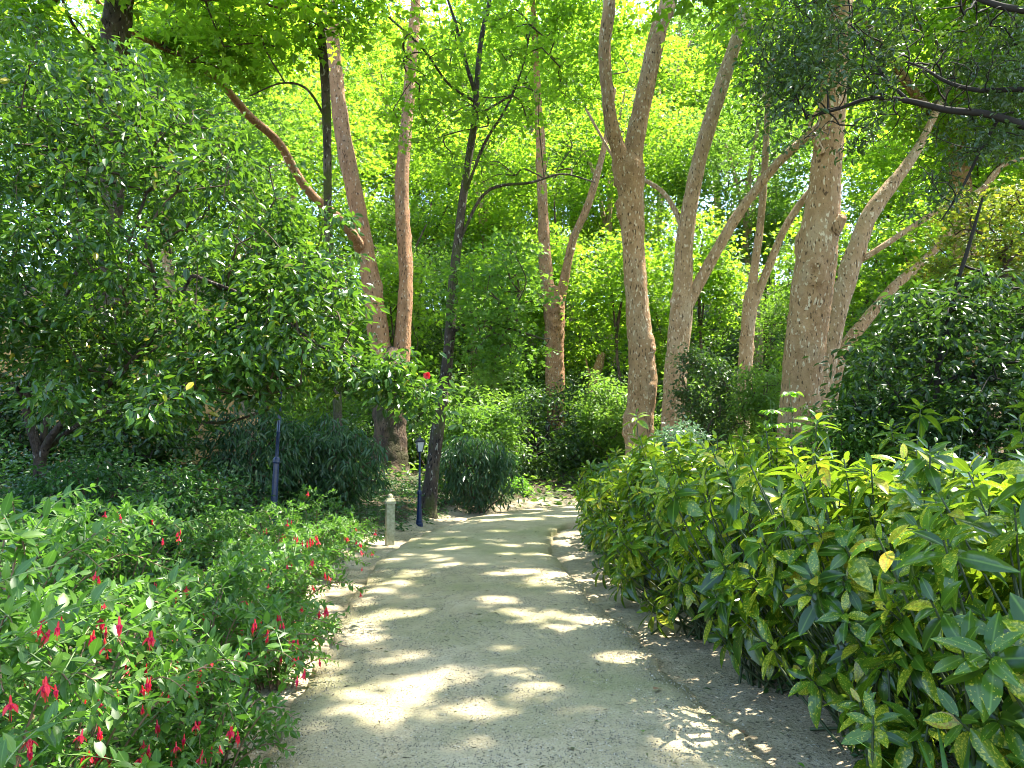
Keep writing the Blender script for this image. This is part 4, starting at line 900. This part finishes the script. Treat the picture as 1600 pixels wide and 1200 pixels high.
# saplings in front of the thick trunk
for lab, px, py, Y, hgt, sd in [('young sapling with bright leaves in front of the thickest trunk', 1235, 660, 13.2, 1.5, 1), ('leafy young sapling above the hedge, right of the thickest trunk', 1330, 690, 12.4, 1.0, 2), ('young sapling with broad leaves above the middle of the hedge', 1205, 690, 12.8, .9, 3)]:
    c = P(px, py, Y); z0 = Z(c[0], c[1]); root = thing('sapling', lab, 'sapling', (c[0], c[1], z0)); top = P(px, py - 70, Y)[2]
    ln = catmull([[c[0], c[1], z0 - .05], [c[0] + .05, c[1], .5 * (z0 + top)], [c[0], c[1], top]], 5); mb = MB(); tube(mb, ln, np.linspace(.014, .004, len(ln)), 5); mb.build('stem', M['stem_green'], root)
    n_ = 90; t = rng.uniform(.5, 1, n_); a = rng.uniform(0, 6.28, n_); bp = np.array([ln[min(len(ln) - 1, int(v * (len(ln) - 1)))] for v in t])
    rr = rng.uniform(.05, .42, n_) * (1.25 - t); d = np.stack([np.cos(a), np.sin(a), -.35 + 0 * a], 1); pos = bp + d * rr[:, None] * [1, 1, -.2]
    nn = nrm(np.array([0, 0, 1.]) + .35 * rng.standard_normal((n_, 3))); sz = rng.uniform(.09, .16, n_)
    for q in range(0, n_, 3):
        m2 = MB(); tube(m2, np.array([bp[q], .5 * (bp[q] + pos[q]) + [0, 0, .02], pos[q]]), [.004, .003, .002], 3, cap=False); m2.build('twig', M['stem_green'], root)
    leaf_objects(root, np.arange(n_), pos, nrm(d), nn, sz, 'serrate', M['sapling'])

# ------------------------------------------------------------------ fuchsias on the left
def flower_mesh(open_):
    mb = MB()
    tube(mb, np.array([[0, 0, 0], [.001, 0, -.2], [0, 0, -.42]]), [.006, .006, .007], 4, 2, cap=False)
    tube(mb, np.array([[0, 0, -.40], [0, 0, -.50], [0, 0, -.62], [0, 0, -.68]]), [.02, .045, .05, .07], 6, 0, cap=False)
    for q in range(4):
        a = q * math.pi / 2 + .3; d = np.array([[math.cos(a) * open_, math.sin(a) * open_, -1 + .55 * open_]])
        add_leaves(mb, np.array([[0, 0, -.64]]), d, np.array([[math.cos(a), math.sin(a), 1.0]]), np.array([.42]), 'lance', 0, wid=np.array([1.7]))
        a += .8; add_leaves(mb, np.array([[.03 * math.cos(a), .03 * math.sin(a), -.64]]), np.array([[.15 * math.cos(a), .15 * math.sin(a), -1]]), np.array([[math.cos(a), math.sin(a), .1]]), np.array([.24]), 'oval', 1, wid=np.array([1.8]))
    for q in range(3):
        a = q * 2.1; tube(mb, np.array([[0, 0, -.7], [.03 * math.cos(a), .03 * math.sin(a), -1.0], [.05 * math.cos(a), .05 * math.sin(a), -1.22]]), [.006, .005, .009], 3, 0, cap=False)
    return mb.mesh('flower', [M['petal_red'], M['petal_pink'], M['stem_green']])
FLW = [flower_mesh(.35), flower_mesh(.75), flower_mesh(.12)]
def fuchsia(label, bx, by, h, spread, seed, pick, nst=20, leafs=0.058, nfl=16, side=0.5, group='fuchsias beside the path', rxmax=None):
    g = np.random.default_rng(seed); z0 = Z(bx, by); root = thing('fuchsia_bush', label, 'shrub', (bx, by, z0), group)
    mb = MB(); pos, dr, nn, sz, tips = [], [], [], [], []
    for q in range(nst):
        a = g.uniform(0, 6.28); out = np.array([math.cos(a), math.sin(a), 0]); sp = spread * math.sqrt(g.random()) * 1.1; hh = h * g.uniform(.6, 1.05) * (1 - .25 * (sp / spread) ** 2)
        p0 = np.array([bx, by, z0 - .03]) + out * .12 * g.random(); p1 = p0 + out * sp * .3 + [0, 0, hh * .62]; p2 = p0 + out * sp * .75 + [0, 0, hh]; p3 = p0 + out * sp * 1.15 + [0, 0, hh * .92]
        ln = catmull([p0, p1, p2, p3], 6); tube(mb, ln, np.linspace(.007, .0022, len(ln)), 4, 1, cap=False)
        shoots = [ln]
        for b in range(5):
            i0 = g.integers(2, len(ln) - 3); a2 = g.uniform(0, 6.28); o2 = np.array([math.cos(a2), math.sin(a2), .5]); L2 = h * g.uniform(.2, .38)
            l2 = catmull([ln[i0], ln[i0] + o2 * L2 * .5 + [0, 0, .03], ln[i0] + o2 * L2 + [0, 0, -.02]], 5); tube(mb, l2, np.linspace(.004, .0016, len(l2)), 3, 2, cap=False); shoots.append(l2)
        for si, l_ in enumerate(shoots):
            L_ = np.linalg.norm(np.diff(l_, axis=0), axis=1).sum(); npair = int(L_ / (leafs * .62)); T = nrm(np.gradient(l_, axis=0)); s0 = .08 if si == 0 else .06
            for k_ in range(npair):
                t = s0 + (1 - s0) * (k_ + .5) / npair; u = t * (len(l_) - 1); i0 = min(int(u), len(l_) - 2); p = l_[i0] + (l_[i0 + 1] - l_[i0]) * (u - i0); tv = T[i0]
                s1 = nrm(np.cross(tv, [0.02, 0.05, 1])); s2 = np.cross(s1, tv); rot = k_ * 1.57 * .5 + g.normal(0, .25)
                for sg in (-1, 1):
                    ax_ = sg * (s1 * math.cos(rot) + s2 * math.sin(rot)); v = nrm(ax_ + tv * .65 + [0, 0, -.18 + .12 * g.standard_normal()])
                    pos.append(p); dr.append(v); nn.append(nrm(np.array([0, 0, 1.]) + .35 * g.standard_normal(3))); sz.append(leafs * g.uniform(.6, 1.15) * (1.1 - .45 * t ** 4))
            tips.append(l_[-2]); tips.append(l_[len(l_) // 2])
    pos, dr, nn, sz = map(np.array, (pos, dr, nn, sz))
    # shoots that would hang over the middle of the path are cut back
    e, s_ = path_dist(pos[:, 0], pos[:, 1]); k_ = ((s_ < 0) | (e > 0)) & (e > -.42) & (np.linalg.norm(pos - [0, 0, CAM_H], axis=1) > 1.3)
    pos, dr, nn, sz = pos[k_], dr[k_], nn[k_], sz[k_]
    idx = front_pick(pos + dr * sz[:, None] * .5, sz, pick, 8); m = np.ones(len(pos), bool); m[idx] = False
    leaf_objects(root, idx, pos, dr, nn, sz, 'serrate', M['fuchsia'])
    add_leaves(mb, pos[m], dr[m], nn[m], sz[m], 'serrate' if by < 3.6 else 'oval', 0, True)
    o = mb.build('foliage', [M['fuchsia'], M['stem_red'], M['stem_green']], root); o['kind'] = 'stuff'
    tips = np.array(tips); e, s_ = path_dist(tips[:, 0], tips[:, 1]); tips = tips[(e > -.45) & (tips[:, 2] > z0 + .25 * h)]
    # flowers hang where the camera side of the bush has tips
    tips = tips[np.argsort(np.linalg.norm(tips - [0.3, 0, CAM_H], axis=1) + .5 * g.random(len(tips)))][:int(nfl * 1.2)]
    base = np.array(root.location)
    for i, c_ in enumerate(tips[:nfl]):
        for r2 in range(g.integers(1, 4)):
            o = bpy.data.objects.new('flower', FLW[(i + r2) % 3]); o.parent = root; s_ = .078 * g.uniform(.75, 1.15)
            o.location = c_ - base + nrm(np.array([0.1, 0, 1.5]) - c_) * .07 + g.standard_normal(3) * [.016, .016, .014]; o.scale = (s_, s_, s_); o.rotation_euler = (g.normal(0, .12), g.normal(0, .12), g.uniform(0, 6.28)); COL.objects.link(o)
def lx(y): return float(np.interp(y, PL[:, 1][:130], PL[:, 0][:130]))
FUS = [(-1.36, 1.95, .95, .48, 180, 20, .068, 14, 'fuchsia with big red flowers at the lower left corner'), (-1.74, 2.5, 1.58, .36, 170, 12, .07, 16, 'tallest fuchsia shoots at the left edge of the frame'), (-1.9, 3.3, 1.12, .7, 200, 24, .068, 20, 'fuchsia beside the path, second from the camera'), (-2.7, 4.0, 1.25, .75, 130, 26, .066, 8, 'fuchsia set back from the path at the left'),
       (lx(4.5) - .45, 4.5, 1.08, .75, 160, 28, .064, 18, 'fuchsia hung with a red cluster beside the path, third along the edge'), (lx(5.8) - .45, 5.8, 1.02, .75, 130, 26, .062, 18, 'fuchsia leaning over the sandy gutter, fourth along the edge'), (lx(7.3) - .55, 7.2, 1.0, .8, 90, 26, .06, 14, 'sunlit fuchsia in front of the first lamp'),
       (lx(9) - .65, 8.8, 1.08, .8, 80, 26, .06, 14, 'bright sunlit fuchsia right of the first lamp'), (lx(10.6) - .7, 10.4, 1.05, .75, 50, 24, .06, 12, 'farthest fuchsia, just before the stone post'), (lx(6.5) - 1.7, 6.4, 1.0, .85, 70, 26, .062, 7, 'shaded fuchsia set back behind the gutter, before the first lamp'),
       (-1.38, 2.75, .62, .5, 90, 20, .062, 6, 'low fuchsia spilling over the path edge at the bottom'), (-1.52, 3.9, .7, .5, 80, 20, .06, 14, 'low fuchsia with drooping flowers over the path edge'),
       (-1.74, 5.85, .55, .42, 60, 20, .058, 8, 'small fuchsia filling the sandy gutter beside the path')]
for i, (x, y, h, sp, pk, ns, ls, nf, lab) in enumerate(FUS): fuchsia(lab, x, y, h, sp, 200 + i, pk, ns, ls, nf)

# ------------------------------------------------------------------ ground cover
def cover(name, label, n, area, size, leaf, seed, lift=.22, kind='oval', keep=None):
    g = np.random.default_rng(seed); x = g.uniform(area[0], area[1], n); y = area[2] + (area[3] - area[2]) * g.random(n) ** 1.25
    d, s_ = path_dist(x, y); m = (d > .5 + .25 * np.sin(y * 2.1) ** 2) & (s_ < 0 if keep == 'L' else s_ > 0 if keep == 'R' else True)
    x, y, d = x[m], y[m], d[m]; patch = .5 + .5 * np.sin(x * 2.1 + 1.3 * np.sin(y * 1.7)) * np.sin(y * 1.9 + x); z = terrain(x, y) + g.random(len(x)) * lift * (.45 + .55 * patch) * smooth(.45, 1.1, d) * (1 + (.28 * np.clip(d, 0, 5) if keep == 'L' else 0)) + .015
    mb = MB(); a = g.uniform(0, 6.28, len(x)); dr = np.stack([np.cos(a), np.sin(a), g.uniform(-.6, .3, len(x))], 1); nn = nrm(np.array([0, 0, 1.]) + .5 * g.standard_normal((len(x), 3)))
    add_leaves(mb, np.stack([x, y, z], 1), nrm(dr), nn, size * g.uniform(.6, 1.3, len(x)) * (1 + .02 * y), kind, 0, True)
    tag(mb.build(name, M[leaf]), label, 'ground cover', kind='stuff')
cover('ivy_cover', 'dense ivy and periwinkle covering the left bank', 50000, (-9.5, .5, 2.0, 22), .064, 'ivy', 301, .5, keep='L')
cover('ivy_cover', 'low ivy creeping at the foot of the laurel hedge', 17000, (.8, 3.4, 2.4, 20), .05, 'ivy', 302, .16, keep='R')
cover('undergrowth', 'leafy undergrowth on the slope beyond the bend', 20000, (-26, 30, 22, 62), .16, 'shade', 303, .5)
cover('undergrowth', 'low leaves under the trees behind the hedge', 8000, (3.6, 16, 5, 26), .10, 'ivy', 304, .35, keep='R')

# ------------------------------------------------------------------ lamps and stone post
def lamp(label, base, z0, ped, total, tilt=0.0, twist=0.3):
    root = thing('garden_lamp', label, 'lamp', (base[0], base[1], z0), 'blue garden lamps along the path')
    root.rotation_euler = (0, tilt, twist); L0 = np.array(root.location)
    def part(fn, name, mat, parent=root, sub=False):
        mb = MB(); fn(mb); o = mb.build(name, mat, None, (0, 0, 0)); o.parent = parent; return o
    s = 1.0
    part(lambda m: (lathe(m, [(0, -.15), (.085 * s, -.15), (.085 * s, .03), (.075 * s, .05), (.075 * s, .10), (.062 * s, .13), (.048 * s, ped * .72), (.043 * s, ped)], (0, 0, 0), 8, 0, False)), 'pedestal', M['blue'])
    part(lambda m: lathe(m, [(.03, ped - .01), (.056 * s, ped), (.06 * s, ped + .02), (.05 * s, ped + .045), (.056 * s, ped + .06), (.034 * s, ped + .09), (.02, ped + .1)], (0, 0, 0), 16), 'collar', M['blue'])
    hz = total - .40
    part(lambda m: lathe(m, [(.026 * s, ped + .08), (.024 * s, ped + .4 * (hz - ped)), (.031 * s, ped + .4 * (hz - ped) + .015), (.024 * s, ped + .4 * (hz - ped) + .03), (.019 * s, hz - .04), (.03 * s, hz - .03), (.03 * s, hz - .005), (.055, hz), (.07, hz + .012)], (0, 0, 0), 12), 'pole', M['blue'])
    def fr(m):
        for q in range(4):
            a = q * math.pi / 2 + math.pi / 4; tube(m, np.array([[.066 * math.cos(a), .066 * math.sin(a), hz + .005], [.125 * math.cos(a), .125 * math.sin(a), hz + .235]]), [.009, .009], 4, 0)
            b = a + math.pi / 2
            for r_, zz in ((.066, hz + .012), (.125, hz + .235)): tube(m, np.array([[r_ * math.cos(a), r_ * math.sin(a), zz], [r_ * math.cos(b), r_ * math.sin(b), zz]]), [.008, .008], 4, 0)
    f_ = part(fr, 'lantern_frame', M['black_paint'])
    for q in range(4):
        a, b = q * math.pi / 2 + math.pi / 4, (q + 1) * math.pi / 2 + math.pi / 4
        def gl(m):
            V0 = [[.060 * math.cos(a), .060 * math.sin(a), hz + .015], [.060 * math.cos(b), .060 * math.sin(b), hz + .015], [.118 * math.cos(b), .118 * math.sin(b), hz + .23], [.118 * math.cos(a), .118 * math.sin(a), hz + .23]]
            V1 = [[v[0] * .95, v[1] * .95, v[2]] for v in V0]; m.add(V0 + V1, [[0, 1, 2, 3], [7, 6, 5, 4], [0, 4, 5, 1], [1, 5, 6, 2], [2, 6, 7, 3], [3, 7, 4, 0]])
        part(gl, 'pane', M['glass'], f_)
    r_ = part(lambda m: lathe(m, [(.0, hz + .238), (.155, hz + .238), (.158, hz + .25), (.10, hz + .29), (.06, hz + .325), (.035, hz + .335), (.035, hz + .355), (.0, hz + .36)], (0, 0, 0), 4, 0, False), 'roof', M['black_paint'])
    part(lambda m: lathe(m, [(.008, hz + .355), (.02, hz + .37), (.012, hz + .385), (0, hz + .40)], (0, 0, 0), 8), 'finial', M['black_paint'], r_)
b = P(655, 817, 17.4); lamp('blue garden lamp at the foot of the leaning mossy tree', b, min(b[2], Z(b[0], b[1])) if b[2] < .3 else Z(b[0], b[1]), .68, 2.02)
b = P(424, 850, 11.5); lamp('blue garden lamp whose head is hidden by camellia leaves', b, Z(b[0], b[1]), 1.22, 2.75, 0.035)
b = P(856, 775, 30.5); lamp('farthest garden lamp, dark, in front of the wrinkled plane trunk', b, Z(b[0], b[1]), .68, 2.0)
b = G(609, 846); z0 = Z(b[0], b[1]); root = thing('stone_post', 'short square stone post with a rounded cap at the path edge', 'post', (b[0], b[1], z0)); root.rotation_euler = (0, 0, .35)
for nm, f in [('shaft', lambda m: (box(m, (0, 0, .28), (.072, .072, .48)), box(m, (0, 0, .45), (.05, .0755, .26)))), ('cap', lambda m: (box(m, (0, 0, .785), (.092, .092, .022)), box(m, (0, 0, .832), (.084, .084, .025), 0, .7))), ('finial', lambda m: lathe(m, [(.046, .855), (.047, .88), (.038, .915), (.02, .935), (0, .94)], (0, 0, 0), 12))]:
    mb = MB(); f(mb); o = mb.build(nm, M['stone'], None, (0, 0, 0)); o.parent = root

# ------------------------------------------------------------------ fallen leaves and litter on the path
n_ = 5200; t = rng.random(n_); fi = np.interp(t, [0, .75, 1], [14, 120, 160]); i0 = fi.astype(int); w_ = np.clip(rng.normal(0, .7, n_), -1.15, 1.15)
c = PC[i0] + (PR[i0] - PL[i0]) * .5 * w_[:, None]; c[:, 0] += rng.normal(0, .05, n_); c[:, 1] += rng.normal(0, .12, n_)
d_, s_ = path_dist(c[:, 0], c[:, 1]); c[:, 2] = np.where(d_ < -.03, .035 * (1 - np.clip(w_, -1, 1) ** 2) + .004, terrain(c[:, 0], c[:, 1]) + .02)
a = rng.uniform(0, 6.28, n_); mb = MB(); add_leaves(mb, c, np.stack([np.cos(a), np.sin(a), .12 * rng.standard_normal(n_)], 1), nrm(np.array([0, 0, 1.]) + .15 * rng.standard_normal((n_, 3))), np.where(np.arange(n_) % 4 == 0, rng.uniform(.02, .06, n_), rng.uniform(.006, .024, n_)), 'diamond', 0, wid=np.where(np.arange(n_) % 4 == 0, rng.uniform(.12, .5, n_), rng.uniform(.3, 1.0, n_)))
tag(mb.build('leaf_litter', M['litter']), 'fine leaf litter and twig bits strewn over the path', kind='stuff')
g3 = np.random.default_rng(404); n_ = 42000; yy = 2.6 + 8.5 * g3.random(n_) ** 1.6; lo = np.interp(yy, PL[:130, 1], PL[:130, 0]); hi = np.interp(yy, PR[:130, 1], PR[:130, 0]); ww = g3.uniform(-.97, .97, n_)
xx = .5 * (lo + hi) + .5 * (hi - lo) * ww; sz = g3.uniform(.0022, .0055, n_) * (1 + .06 * yy)
zz = .035 * (1 - ww ** 2) - .012 * np.exp(-((np.abs(ww) - .55) / .15) ** 2) + .001
TV = np.array([[1, 0, -.3], [-.5, .87, -.3], [-.5, -.87, -.3], [0.1, 0.1, .75]]); TF = np.array([[0, 1, 3], [1, 2, 3], [2, 0, 3]])
a = g3.uniform(0, 6.28, n_); Rm = np.stack([np.stack([np.cos(a), -np.sin(a)], -1), np.stack([np.sin(a), np.cos(a)], -1)], -2)
vx = np.einsum('nij,kj->nki', Rm, TV[:, :2]); Vp = np.concatenate([vx, np.tile(TV[None, :, 2:], (n_, 1, 1))], -1) * sz[:, None, None] + np.stack([xx, yy, zz], 1)[:, None]
mb = MB(); mb.add(Vp.reshape(-1, 3), (np.arange(n_)[:, None, None] * 4 + TF[None]).reshape(-1, 3)); tag(mb.build('grit', M['grit']), 'loose grit scattered over the near path', kind='stuff')
for px, py, s_, mt, lab in [(1022, 1087, .10, 'dry', 'flat brown fallen leaf on the right half of the path'), (1163, 1131, .085, 'dry', 'curled orange brown leaf lying in the gutter'), (1113, 1131, .05, 'sapling', 'small green leaf on the path, left of the curled brown leaf'), (1005, 1153, .045, 'sapling', 'small green leaf fallen near the bottom of the path'), (897, 1183, .07, 'litter', 'dark twig-like leaf at the bottom centre of the path'),
                            (1098, 1067, .07, 'dark', 'dark green leaf lying in the gutter beside the lip'), (862, 796, .16, 'dry', 'brown leaf far up the path near the bend'), (1375, 1178, .10, 'dry', 'dark red leaf under the lowest laurel leaves'), (1245, 1180, .05, 'sapling', 'green leaf at the gutter edge near the bottom'), (727, 847, .09, 'dry', 'brown leaf on the path before the second lamp'), (450, 1182, .035, 'blade', 'pale leaf on the path under the near fuchsia')]:
    c = G(px, py); e, sd = path_dist(c[:1], c[1:2]); zz = .03 if e[0] < 0 else Z(c[0], c[1]) + .035
    TV, TF = tmpl('broad'); TV = TV.copy(); TV[:, 2] = TV[:, 2] * .8 + .25 * np.abs(TV[:, 1]) + .1
    a = rng.uniform(0, 6.28); R_ = np.array([[math.cos(a), math.sin(a), 0], [-math.sin(a), math.cos(a), 0], [0, 0, 1]]); mb = MB(); mb.add((TV * [1, 1.4, 1] * s_) @ R_ + [c[0], c[1], zz], TF)
    tag(mb.build('fallen_leaf', M[mt], None, (c[0], c[1], zz)), lab, 'leaf', 'fallen leaves on the path')
